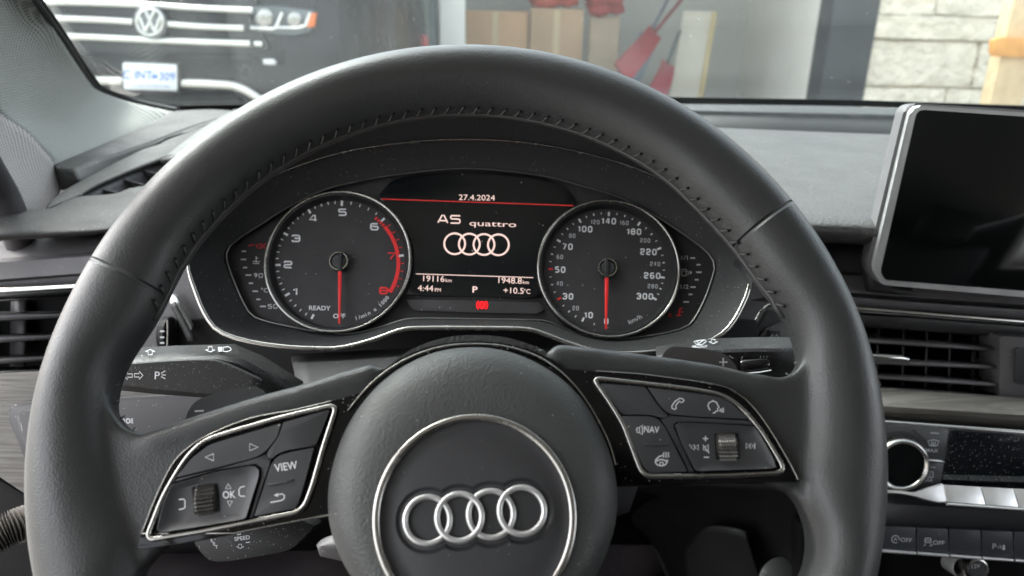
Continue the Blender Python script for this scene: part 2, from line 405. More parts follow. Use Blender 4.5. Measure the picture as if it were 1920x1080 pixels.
def glass_mat():
    m = bpy.data.materials.new('windscreen_glass'); m.use_nodes = True; nt = m.node_tree; nt.nodes.clear(); N = nt.nodes.new; Lk = nt.links.new
    o = N('ShaderNodeOutputMaterial'); tr = N('ShaderNodeBsdfTransparent'); tr.inputs[0].default_value = (.92, .965, .96, 1)
    gl = N('ShaderNodeBsdfGlossy'); gl.inputs['Roughness'].default_value = .03; fr = N('ShaderNodeFresnel'); ge = N('ShaderNodeNewGeometry'); io = N('ShaderNodeMapRange'); io.inputs[3].default_value = 1.5; io.inputs[4].default_value = 1 / 1.5
    Lk(ge.outputs['Backfacing'], io.inputs[0]); Lk(io.outputs[0], fr.inputs['IOR'])
    mx = N('ShaderNodeMixShader'); Lk(fr.outputs[0], mx.inputs[0]); Lk(tr.outputs[0], mx.inputs[1]); Lk(gl.outputs[0], mx.inputs[2])
    # film of dust on the pane, with a few larger flecks
    df = N('ShaderNodeBsdfDiffuse'); df.inputs[0].default_value = (.6, .62, .62, 1); tl = N('ShaderNodeBsdfTranslucent'); tl.inputs[0].default_value = (.6, .62, .62, 1)
    ad = N('ShaderNodeMixShader'); ad.inputs[0].default_value = .6; Lk(df.outputs[0], ad.inputs[1]); Lk(tl.outputs[0], ad.inputs[2])
    tc = N('ShaderNodeTexCoord'); vo = N('ShaderNodeTexVoronoi'); vo.inputs['Scale'].default_value = 130; Lk(tc.outputs['Object'], vo.inputs['Vector'])
    sp = N('ShaderNodeSeparateColor'); Lk(vo.outputs['Color'], sp.inputs[0])
    a = N('ShaderNodeMath'); a.operation = 'GREATER_THAN'; a.inputs[1].default_value = .975; Lk(sp.outputs[0], a.inputs[0])
    c = N('ShaderNodeMath'); c.operation = 'LESS_THAN'; c.inputs[1].default_value = .12; Lk(vo.outputs['Distance'], c.inputs[0])
    d = N('ShaderNodeMath'); d.operation = 'MULTIPLY'; Lk(a.outputs[0], d.inputs[0]); Lk(c.outputs[0], d.inputs[1])
    e = N('ShaderNodeMath'); e.operation = 'MULTIPLY_ADD'; e.inputs[1].default_value = .35; e.inputs[2].default_value = DUST; Lk(d.outputs[0], e.inputs[0])
    m2 = N('ShaderNodeMixShader'); Lk(e.outputs[0], m2.inputs[0]); Lk(mx.outputs[0], m2.inputs[1]); Lk(ad.outputs[0], m2.inputs[2])
    Lk(m2.outputs[0], o.inputs[0]); return m
DUST = .014
M['glass'] = glass_mat()

# ================================================================== THE SETTING OUTSIDE
def ground():
    bm = newbm()
    rows = []
    for y, z in ((-60, 0), (0.5, 0), (3.5, .22), (6.5, .30), (60, .6), (300, .6)):
        rows.append([Vector((x, y, z)) for x in (-200, -20, -3, 0, 3, 20, 200)])
    add_patch(bm, rows, sm=False)
    bm.normal_update()
    if bm.faces[:][0].normal.z < 0: bmesh.ops.reverse_faces(bm, faces=bm.faces)
    struct(link('driveway', bm, mat('driveway_concrete', (.28, .27, .25), .9, bump=('noise', 60, .6), var=.15, var_scale=3), loc=(0, 0, 0)), 'pale concrete driveway sloping up to the garage')
ground()

YG = 6.3           # plane of the house front
GW = Pl((0, YG, 0), (0, -1, 0))
def X(px, py, y): return Pl((0, y, 0), (0, -1, 0)).at(px, py).x
def Z(px, py, y): return Pl((0, y, 0), (0, -1, 0)).at(px, py).z
# garage interior: its own thing
gar = thing('garage', 'open garage bay with pale grey inner walls behind the windscreen', 'garage', (1.2, 8, .3))
xl = X(824, 60, YG); xr = X(1548, 60, YG)
gm = mat('garage_wall_paint', (.50, .50, .46), .8, var=.06, var_scale=2)
bm = newbm(); add_box(bm, (-3.8, 8.6, .25), (xr + .5, 8.7, 3.0)); link('back_wall', bm, gm, gar, 0)
bm = newbm(); add_box(bm, (xr + .02, YG + .24, .25), (xr + .12, 8.6, 3.0)); link('side_wall', bm, mat('white_wall_paint', (.85, .81, .75), .7, var=.04, var_scale=3), gar, 0)
bm = newbm(); add_box(bm, (-3.9, YG + .05, .25), (-3.8, 8.6, 3.0)); link('side_wall', bm, gm, gar, 0)
bm = newbm(); add_box(bm, (-3.9, YG - .02, 2.7), (xr + .6, 8.7, 3.2)); link('roof', bm, gm, gar, 0)
bm = newbm(); add_box(bm, (xl, YG, .25), (xl + .20, YG + .15, 2.7), .01); link('door_post', bm, mat('door_post_paint', (.62, .62, .58), .6), gar)
# dark door jamb at the right side of the opening
jm = mat('dark_jamb_paint', (.02, .028, .034), .45, var=.1, var_scale=6)
x0, x1 = X(1545, 90, YG), X(1630, 90, YG)
bm = newbm(); add_box(bm, (x0, YG - .06, .2), (x1, YG + .23, 2.7), .008); link('door_jamb', bm, jm, gar)
# panel with the open left bay's shade put into its dark colour
bm = newbm(); add_box(bm, (-3.7, 8.2, .25), (X(800, 60, 8.2), 8.5, 2.6)); link('dark_panel', bm, mat('bay_shade_paint', (.055, .08, .095), .8, var=.2, var_scale=4), gar, 0)

# stone wall
def stone_wall():
    sm_ = mat('cream_stone', (.74, .68, .56), .85, bump=('noise', 16, 1.0), bdist=.05, var=.14, var_scale=7)
    nt = sm_.node_tree
    mo = mat('pale_mortar', (.56, .50, .39), .95, bump=('noise', 80, .8), bdist=.02)
    t = thing('stone_wall', 'cream coursed stone house wall right of the dark door jamb', 'wall', (X(1750, 90, YG), YG, .3))
    xs = X(1622, 90, YG)
    bm = newbm(); add_box(bm, (xs, YG + .012, .2), (xs + 3.4, YG + .2, 3.2)); link('mortar_bed', bm, mo, t, 0)
    bm = newbm()
    # courses: heights measured from the photo where it shows them, then carried on
    zs = [Z(1700, y, YG) for y in (330, 235, 163, 75, 28, -60, -140)]
    zs = [zs[0] - .55, zs[0] - .25] + zs + [zs[-1] + .3, zs[-1] + .6]
    random.seed(4)
    for a, b in zip(zs, zs[1:]):
        x = xs - random.uniform(.0, .04)
        while x < xs + 3.3:
            w = random.uniform(.45, 1.1)
            if random.random() < .3 and b - a > .25:
                mid = a + (b - a) * random.uniform(.4, .6); cells = [(a, mid), (mid, b)]
            else: cells = [(a, b)]
            for c, d in cells:
                j = random.uniform(-.012, .012)
                add_box(bm, (x + .006, YG - .03 + j, c + .006), (x + w - .006, YG + .08, d - .006), .014, 2)
            x += w
    bmesh.ops.subdivide_edges(bm, edges=[e for e in bm.edges if e.calc_length() > .12], cuts=3, use_grid_fill=True)
    for v in bm.verts:
        if v.co.y < YG + .02:
            s = math.sin(v.co.x * 41 + v.co.z * 17) * math.sin(v.co.z * 53 - v.co.x * 23)
            v.co.y += .012 * s + random.uniform(-.006, .006); v.co.x += random.uniform(-.009, .009); v.co.z += random.uniform(-.008, .008)
    link('stone_facing', bm, sm_, t, 30)
stone_wall()

# timber post with its cross block
def post():
    y = 5.2
    t = thing('timber_post', 'pale timber post with an orange cross block against the stone wall', 'post', (X(1880, 150, y), y, .28))
    pm = mat('pale_pine', (.62, .47, .28), .7, var=.12, var_scale=12)
    a, b = X(1873, 120, y), X(1930, 120, y)
    bm = newbm(); add_box(bm, (a, y, .25), (b + .02, y + .12, 2.6), .006); link('upright', bm, pm, t)
    bm = newbm(); zt, zb = Z(1880, 70, y), Z(1880, 106, y)
    pts = [(X(1853, 80, y), zb + .10), (X(1853, 80, y) + .012, zb + .03), (X(1862, 80, y), zb), (b + .3, zb), (b + .3, zt), (X(1866, 80, y), zt)]
    add_poly(bm, [Vector((p[0], y - .06, p[1])) for p in pts], Vector((0, -1, 0)), .055, .005)
    link('cross_block', bm, mat('orange_cedar', (.62, .29, .07), .6, var=.12, var_scale=14), t)
post()

# things in the garage
def garage_things():
    card = mat('cardboard', (.47, .29, .16), .85, var=.08, var_scale=6)
    def bx(name, label, cat, x0p, x1p, ytop, y, dep, m, extra=None, zb=.29, grp=None):
        x0, x1 = X(x0p, 80, y), X(x1p, 80, y); zt = Z((x0p + x1p) / 2, ytop, y)
        t = thing(name, label, cat, ((x0 + x1) / 2, y + dep / 2, zb), grp)
        bm = newbm(); add_box(bm, (x0, y, zb), (x1, y + dep, zt), .01); link('body', bm, m, t)
        if extra: extra(t, x0, x1, zt, y)
        return t
    def flaps(t, x0, x1, zt, y):
        tape = mat('parcel_tape', (.50, .38, .22), .4)
        bm = newbm(); xm = x0 + (x1 - x0) * .5; add_box(bm, (xm - .03, y - .004, .3), (xm + .03, y - .001, zt - .01)); link('tape', bm, tape, t, 0)
    bx('cardboard_box', 'large cardboard box standing in the garage by the white door post', 'box', 866, 990, 20, 7.5, .5, card, flaps)
    bx('cardboard_box', 'narrower cardboard box under the two red bundles in the garage', 'box', 993, 1092, 16, 7.45, .5, mat('cardboard_dull', (.42, .28, .17), .85, var=.08, var_scale=6), flaps)
    bx('plywood_sheet', 'tan plywood sheet standing right of the cardboard boxes', 'plywood', 1104, 1160, 30, 7.6, .08, mat('plywood', (.40, .31, .22), .8, var=.1, var_scale=8))
    # red bundles resting on the boxes
    def bundle(px, py, rx, rz, y, label, col):
        c = Vector((X(px, py, y), y, Z(px, py, y)))
        bm = newbm(); bmesh.ops.create_icosphere(bm, subdivisions=4, radius=1)
        for v in bm.verts:
            n = v.co.copy(); k = 1 + .12 * math.sin(5 * n.x + 3 * n.z) + .09 * math.sin(9 * n.z - 4 * n.y) + .05 * math.sin(17 * n.x)
            v.co = c + Vector((n.x * rx, n.y * .2, n.z * rz)) * k
        tag(link('bag', bm, mat('bag_cloth', col, .7, var=.15, var_scale=14), None, 80), label, 'bag')
    bundle(1038, -22, .25, .20, 7.7, 'orange red cloth bag lying on top of the cardboard boxes', (.40, .06, .035))
    bundle(1136, -8, .19, .20, 7.66, 'crumpled red bag hanging over the plywood sheet edge', (.34, .045, .04))
    # snow shovels and a sledge leaning
    def lean(name, label, cat, top, bot, y, w, blade, colh, colb):
        t = thing(name, label, cat, (X(bot[0], bot[1], y), y, .3))
        a = Vector((X(*top, y), y + .35, Z(*top, y))); b = Vector((X(*bot, y), y, Z(*bot, y)))
        bm = newbm(); add_tube(bm, [a, b], .016, 10); link('handle', bm, mat('handle_paint', colh, .5), t)
        d = (b - a).normalized(); s = d.cross(Vector((0, -1, 0))).normalized(); n = s.cross(d)
        rows = []
        for i in range(7):
            u = i / 6; p = b + d * (blade * u)
            rows.append([p + s * w * k * (0.75 + .25 * u) + n * (.07 * k * k + .05 * math.sin(u * 3)) for k in (-.5, -.3, 0, .3, .5)])
        o = patch('blade', rows, mat('blade_plastic', colb, .45, var=.1, var_scale=9), t, px=False, th=.008)
        return t
    lean('snow_shovel', 'grey handled snow shovel with a blue grey blade leaning right', 'shovel', (1275, -20), (1215, 70), 7.2, .24, .75, (.10, .12, .15), (.16, .20, .24))
    lean('snow_shovel', 'red bladed snow shovel leaning beside the grey one', 'shovel', (1300, -10), (1228, 60), 7.0, .2, .6, (.16, .02, .025), (.22, .025, .03))
    lean('snow_shovel', 'small dark red scoop leaning lowest by the framed board', 'shovel', (1290, 60), (1252, 118), 6.9, .17, .45, (.08, .1, .1), (.20, .025, .035))
    # framed board
    y = 7.3
    t = thing('framed_board', 'wood edged board leaning in front of the white garage wall', 'board', (X(1290, 180, y), y, .3))
    n = Vector((0, -1, .12)).normalized(); bl = Pl((0, y, .8), n)
    plate('panel', [(1282, 20), (1336, 22), (1290, 300), (1236, 300)], bl, .03, mat('board_face', (.50, .46, .38), .7, var=.06, var_scale=5), t, .002)
    plate('wood_edge', [(1336, 20), (1345, 24), (1299, 300), (1290, 300)], bl.off(.01), .05, mat('board_edge', (.42, .33, .16), .6, var=.1, var_scale=20), t, .002)
    # long handled things in the dark bay
    cols = [(.16, .27, .28), (.32, .25, .17), (.10, .18, .28), (.38, .32, .22), (.22, .26, .24), (.14, .20, .22)]
    names = ['teal plank', 'brown plank', 'navy blue plank', 'tan wooden plank', 'sage grey plank', 'dark slate plank']
    for i, px in enumerate((735, 762, 775, 788, 800, 812)):
        y = 7.5 + .05 * (i % 3); w = (.09, .04, .06, .035, .06, .04)[i]; x = X(px, 60, y)
        bm = newbm(); add_box(bm, (x - w / 2, y, .29), (x + w / 2, y + .03, 2.0 + .07 * (i % 4)), .004, rot=Matrix.Rotation(R((-.8, .5, -.3, .6, -.5, .2)[i]), 3, 'Y'))
        tag(link('plank', bm, mat('plank_paint', cols[i], .7, var=.15, var_scale=8)), names[i] + ' upright in the dark garage bay beside the suv', 'plank', 'planks standing in the dark bay')
    y = 7.2; c = Vector((X(795, 78, y), y, Z(795, 78, y)))
    bm = newbm(); add_lathe(bm, c - Vector((0, 0, .1)), (0, 0, 1), [(0, 0), (.035, 0), (.042, .02), (.042, .12), (.03, .14), (.03, .16), (0, .16)], 20)
    t = tag(link('paint_can', bm, mat('can_paint', (.5, .06, .07), .4)), 'small red can on the stand in the dark bay', 'can')
    bm = newbm(); add_box(bm, (c.x - .2, y - .05, .3), (c.x + .2, y + .3, c.z - .102), .01)
    tag(link('storage_bin', bm, mat('bin_plastic', (.07, .11, .13), .5)), 'dark blue bin under the small red can', 'bin')
garage_things()

# ================================================================== THE PARKED SUV
def suv():
    y = 4.0; F_ = Pl((0, y, 0), (0, -1, 0)); xc = F_.at(281, 41).x
    t = thing('suv', 'black suv facing the windscreen with three chrome grille bars', 'suv', (xc, y + 2.3, .27))
    paint = mat('black_paint', (.003, .0045, .008), .3, spec=.25, coat=.15, var=.2, var_scale=3)
    prof = [(.10, .50), (.02, .62), (0, .80), (0, 1.30), (.06, 1.42), (.25, 1.50), (1.25, 1.60), (2.05, 2.05), (2.4, 2.12), (4.3, 2.08), (4.75, 1.6), (4.85, 1.0), (4.8, .52)]
    bm = newbm(); secs = []
    for k, xx in ((-1, -1.0), (-1, -.94), (0, -.6), (0, 0), (0, .6), (1, .94), (1, 1.0)):
        ins = .12 if abs(xx) == 1.0 else (.05 if abs(xx) > .9 else (.012 if abs(xx) > .5 else 0))
        cy = 2.4; cz = 1.1
        secs.append([Vector((xc + xx * (1 - .10 * max(0, (pz - 1.5)) / .6), y + py + (cy - py) / 2.4 * ins * (1.6 if py < 1 else 1), pz + (cz - pz) * ins * .4)) for py, pz in prof])
    g = [[bm.verts.new(p) for p in s] for s in secs]; L = len(prof)
    for A, B in zip(g, g[1:]):
        for j in range(L): bm.faces.new((A[j], A[(j + 1) % L], B[(j + 1) % L], B[j]))
    bm.faces.new(g[0]); bm.faces.new(g[-1][::-1]); bmesh.ops.recalc_face_normals(bm, faces=bm.faces)
    link('body', bm, paint, t, 35)
    ch = M['bright']; gp = F_.off(.015)
    plate('grille', smooth([(88, -8), (281, -16), (470, -8), (474, 40), (505, 88), (470, 98), (281, 98), (92, 98), (60, 80), (86, 40)], True, 4), gp, .03, mat('grille_mesh', (.010, .012, .015), .4, bump=('cells', 60, 1)), t, .006)
    bars = mat('grille_chrome', (.72, .72, .68), .3, metal=1)
    def bar(pts, w):
        bm = newbm(); add_strip(bm, [gp.off(.02).at(*p) for p in pts], Vector((0, -1, 0)), .034 * w, .03, False, 10); link('grille_bar', bm, bars, t, 70)
    bar(smooth([(86, 4), (180, 6), (281, 10), (380, 16), (474, 20)], False), .9)
    bar(smooth([(88, 34), (180, 37), (250, 41)], False), 1); bar(smooth([(312, 45), (380, 50), (458, 53)], False), 1)
    bar(smooth([(66, 66), (180, 70), (281, 75), (380, 79), (470, 82)], False), 1.05); bar([(478, 82), (493, 83)], .9)
    # round badge: ring with a V over a W
    c = gp.off(.045); B = (281, 41)
    bm = newbm(); add_lathe(bm, c.at(*B), c.n, [(0, -.03), (.078, -.03), (.080, 0), (.076, .004), (0, .004)], 40); bd = link('badge', bm, mat('badge_plate', (.16, .17, .18), .3), t)
    bm = newbm(); add_strip(bm, [c.off(.006).at(*p) for p in ell(B[0], B[1], 24.5, 25, 40)], c.n, .014, .012)
    for pl_ in ([(-9, -22), (0, -2), (9, -22)], [(-20, -10), (-9, 19), (0, -1), (9, 19), (20, -10)]):
        for p, q in zip(pl_, pl_[1:]):
            add_strip(bm, [c.off(.007).at(B[0] + p[0], B[1] + p[1]), c.off(.007).at(B[0] + q[0], B[1] + q[1])], c.n, .015, .010, False)
    link('emblem', bm, bars, bd, 60)
    # headlights
    for sgn in (1, -1):
        mx = (lambda p: p) if sgn > 0 else (lambda p: (2 * 281 - p[0], p[1] - (p[0] - 281) * .06))
        hp = gp.off(.0)
        lens = plate('headlight', [mx(p) for p in rnd([(462, 12), (520, 12), (588, 20), (582, 58), (552, 66), (500, 62), (468, 54)], 6)], hp, .05, mat('headlight_housing', (.10, .12, .13), .15, coat=.6), t, .006)
        plate('projector', [mx(p) for p in ell(496, 33, 16, 17, 24)], hp.off(.012), .02, M['chrome'], lens, .006)
        plate('projector', [mx(p) for p in ell(552, 36, 14, 14, 24)], hp.off(.012), .02, M['chrome'], lens, .006)
        strip('light_bar', [mx(p) for p in [(470, 52), (512, 55), (518, 52), (530, 24)]], hp.off(.016), .020, .014, M['bright'], lens, False)
        strip('light_bar', [mx(p) for p in [(520, 52), (560, 53), (574, 48), (582, 24)]], hp.off(.016), .018, .014, M['bright'], lens, False)
        plate('marker_lamp', [mx(p) for p in [(580, 26), (592, 24), (588, 50), (576, 52)]], hp.off(.02), .03, mat('amber_lens', (.70, .16, .03), .3), lens, .004)
    # bumper trim, fog lamps, plate
    lo = F_.off(.02)
    for sgn in (1, -1):
        mx = (lambda p: p) if sgn > 0 else (lambda p: (2 * 281 - p[0], p[1] - (p[0] - 281) * .06))
        strip('bumper_trim', [mx(p) for p in smooth([(330, 155), (400, 158), (440, 162), (468, 174), (500, 196)], False)], lo, .050, .03, mat('bumper_trim_metal', (.7, .68, .64), .35, metal=1), t, False)
        plate('fog_lamp', [mx(p) for p in rnd([(492, 111), (515, 111), (518, 121), (494, 121)], 4)], lo, .02, M['silver'], t, .003)
    strip('bumper_crease', smooth([(150, 103), (281, 106), (400, 110), (478, 113)], False), lo.off(-.01), .02, .02, paint, t, False)
    plate('air_intake', rnd([(120, 172), (440, 176), (470, 230), (90, 226)], 12), lo, .03, M['deep'], t, .006)
    pp = F_.off(.05); pc = (281, 144)
    plt = plate('number_plate', rnd([(230, 117), (331, 121), (332, 170), (232, 167)], 4), pp, .012, mat('plate_white', (.75, .77, .78), .5), t, .003)
    bm = newbm(); q = pp.off(.002); blue = mat('plate_blue', (.06, .16, .48), .5)
    add_text(bm, 'C INT', 258, 141, 17, q, -2, .92, .015); add_text(bm, '309', 313, 144, 17, q, -2, .9, .015); add_text(bm, 'YOURS TO DISCOVER', 282, 162, 4, q, -2, 1.35)
    add_fill(bm, [(284, 147), (285, 138), (288, 142), (290, 135), (292, 142), (295, 138), (296, 147)], q)
    link('lettering', bm, blue, plt, 0)
    plate('plate_frame', rnd([(226, 113), (335, 117), (337, 175), (229, 171)], 4), pp.off(-.004), .02, M['rubber'], plt, .003)
    # wheels, windows
    gl = mat('dark_car_glass', (.01, .012, .013), .05)
    for sx in (-1, 1):
        for yy in (.95, 3.9):
            cc = Vector((xc + sx * .86, y + yy, .27 + .37))
            bm = newbm(); add_lathe(bm, cc, (sx, 0, 0), [(0, -.1), (.36, -.1), (.38, -.06), (.38, .1), (.35, .13), (.25, .12), (.25, -.05)], 40); w = link('wheel', bm, M['rubber'], t)
            bm = newbm(); add_lathe(bm, cc, (sx, 0, 0), [(.245, .10), (.22, .115), (.08, .06), (.05, .09), (0, .09)], 30); link('rim', bm, M['silver'], w)
        bm = newbm(); xx = xc + sx * .965
        add_poly(bm, [Vector((xx - sx * (.0 if z_ < 1.7 else .06), y + yy, z_)) for yy, z_ in ((1.6, 1.62), (2.15, 2.0), (4.2, 2.0), (4.5, 1.62))], Vector((sx, 0, 0)), .02, .003); link('side_window', bm, gl, t)
    bm = newbm(); add_poly(bm, [Vector((xc + a, y + b, z_)) for a, b, z_ in ((-.85, 1.30, 1.63), (.85, 1.30, 1.63), (.78, 2.0, 2.04), (-.78, 2.0, 2.04))], Vector((0, -.5, .86)).normalized(), .02, .003); link('windscreen', bm, gl, t)
suv()

# ================================================================== THE CABIN SHELL
def cabin():
    # windscreen: a raked pane from the back of the dashboard up to the roof
    nw = Vector((0, -math.sin(R(30)), -math.cos(R(30))))
    bm = newbm(); pts = [Vector((-.60, 1.16, 1.047)), Vector((1.36, 1.16, 1.047)), Vector((1.26, .50, 1.428)), Vector((-.50, .50, 1.428))]
    add_poly(bm, pts, nw, .004)
    tag(link('windscreen', bm, M['glass'], None, 0), 'dusty raked windscreen above the dashboard', 'windscreen')
    # black printed border along its foot
    wp = Pl((0, 1.16, 1.047), nw).off(.004)
    bm = newbm()
    add_poly(bm, [wp.at(*p) for p in [(230, 186), (330, 198), (480, 196), (700, 186), (1200, 182), (1600, 188), (2050, 203), (2050, 215), (1600, 199), (1200, 194), (900, 196), (480, 209), (300, 212)]], wp.n, .0008)
    tag(link('windscreen_border', bm, mat('black_frit', (.03, .03, .031), .5), None, 0), 'black border band along the foot of the windscreen', 'glass border')
    # shell round the cabin
    t = thing('car_cabin', 'grey roof lining, doors and light blocking rear shell around the driver', 'car body', (.38, -.5, .3))
    lin = mat('roof_lining', (.60, .60, .57), .9); dk = mat('door_lining', (.035, .035, .036), .7)
    seat = mat('seat_leather', (.035, .034, .035), .5)
    bm = newbm(); add_box(bm, (-.50, -1.7, 1.43), (1.26, .50, 1.47), .004); link('roof_lining', bm, lin, t)
    bm = newbm(); add_box(bm, (1.30, -1.7, .99), (1.35, -.72, 1.45), .01); link('quarter_blocker', bm, dk, t)  # unseen panel over the right rear window, added to darken the screen's reflection
    # the driver's door stands open, so only its rear half closes the left side
    bm = newbm(); add_box(bm, (1.30, -1.7, .35), (1.35, .62, .99), .01); link('door_lining', bm, dk, t)
    bm = newbm(); add_box(bm, (-.58, -1.7, .35), (-.53, -.62, .99), .01); link('door_lining', bm, dk, t)
    for x in (-.58, 1.30):
        bm = newbm(); add_box(bm, (x, -.85, .99), (x + .05, -.70, 1.45), .01); link('door_pillar', bm, lin, t)
    bm = newbm(); add_box(bm, (-.58, -1.75, .35), (1.35, -1.68, 1.46), .01); link('rear_blocker', bm, dk, t)  # unseen rear wall, closed to full height to keep bright reflections out
    for x in (-.27, .52):
        bm = newbm(); add_box(bm, (x, -.62, .5), (x + .52, -.46, 1.15), .05, 3); link('seat_back', bm, seat, t)
        bm = newbm(); add_box(bm, (x + .12, -.62, 1.17), (x + .4, -.5, 1.36), .04, 3); link('headrest', bm, seat, t)
    bm = newbm(); add_box(bm, (-.55, -1.7, .38), (1.32, 1.3, .42)); link('floor_carpet', bm, M['carpet'], t, 0)
cabin()

def pillar():
    t = thing('windscreen_pillar', 'pale woven fabric pillar at the left end of the windscreen', 'pillar trim', (-.5, .9, 1.05))
    rows = [[(62, 0, .805), (20, -4, .79), (-40, -10, .735), (-140, -20, .64)],
            [(84, 30, .84), (40, 40, .82), (-15, 60, .765), (-110, 80, .67)],
            [(105, 60, .87), (65, 85, .845), (10, 125, .79), (-40, 175, .71)],
            [(140, 114, .94), (105, 140, .90), (55, 180, .83), (0, 213, .755)],
            [(163, 148, .985), (135, 180, .94), (85, 222, .86), (50, 247, .775)],
            [(185, 170, 1.02), (165, 205, .975), (120, 248, .89), (83, 283, .79)],
            [(240, 190, 1.065), (218, 222, 1.02), (165, 268, .92), (100, 305, .80)],
            [(290, 202, 1.075), (262, 235, 1.03), (195, 280, .93), (108, 325, .80)],
            [(326, 209, 1.08), (290, 252, 1.035), (215, 300, .93), (115, 353, .80)]]
    rows[0:0] = [[(40, -30, .775), (-5, -40, .75), (-70, -50, .70), (-170, -60, .61)]]
    patch('pillar_cover', rows, M['fabric'], t, 4, 4, th=.006, ang=180)
    rows = [[(-140, -20, .64), (-180, 60, .60), (-220, 200, .55)], [(-110, 80, .67), (-130, 150, .63), (-160, 250, .56)], [(-40, 175, .71), (-60, 230, .67), (-90, 320, .58)], [(0, 213, .755), (-25, 280, .70), (-40, 370, .62)], [(50, 247, .775), (20, 310, .73), (0, 390, .65)],
            [(83, 283, .79), (58, 340, .745), (28, 410, .68)], [(100, 305, .80), (80, 362, .755), (48, 418, .70)], [(115, 353, .80), (98, 395, .76), (70, 430, .72)]]
    patch('frame_cover', rows, M['fabric2'], t, 4, 4, th=.006, ang=180)
    bm = newbm()
    e = smooth([(30, -45, .765), (62, 0, .803), (105, 60, .872), (163, 148, .99), (185, 171, 1.025), (240, 191, 1.07), (328, 210, 1.085)], False, 14)
    add_tube(bm, [P(p[0] + 3, p[1] - 3, p[2] + .004) for p in e], .0042, 8)
    for i in range(0, len(e) - 1):
        for k in (0.0, .5):
            q = [e[i][j] * (1 - k) + e[i + 1][j] * k for j in range(3)]
            c = P(q[0] + 7, q[1] - 6, q[2] + .006)
            add_box(bm, c - Vector((.004, .0012, .0012)), c + Vector((.004, .0012, .0012)))
    link('edge_seal', bm, M['rubber'], t, 50)
    bm = newbm(); add_tube(bm, [Vector((-.69, 1.16, 1.0)), Vector((-.67, .95, 1.13)), Vector((-.64, .72, 1.27)), Vector((-.60, .48, 1.41)), Vector((-.55, .2, 1.46))], .05, 16); link('outer_pillar', bm, mat('body_paint', (.02, .02, .022), .25, coat=.5), t, 80)
    bm = newbm(); add_box(bm, (-.60, .62, .36), (-.55, 1.22, .985), .01); link('hinge_post', bm, M['darkplastic'], t)
    # dark door rubber at the lower left
    bm = newbm(); add_tube(bm, [P(*p) for p in smooth([(-900, -420, .38), (-420, -120, .46), (-260, -20, .50), (-130, 130, .56), (-60, 250, .6), (-30, 310, .62), (0, 362, .64), (22, 410, .65), (40, 445, .66), (50, 520, .67)], False, 5)], .014, 12)
    tag(link('door_seal', bm, mat('door_seal_rubber', (.035, .03, .033), .6)), 'dark rubber door seal below the fabric pillar', 'door seal')
pillar()

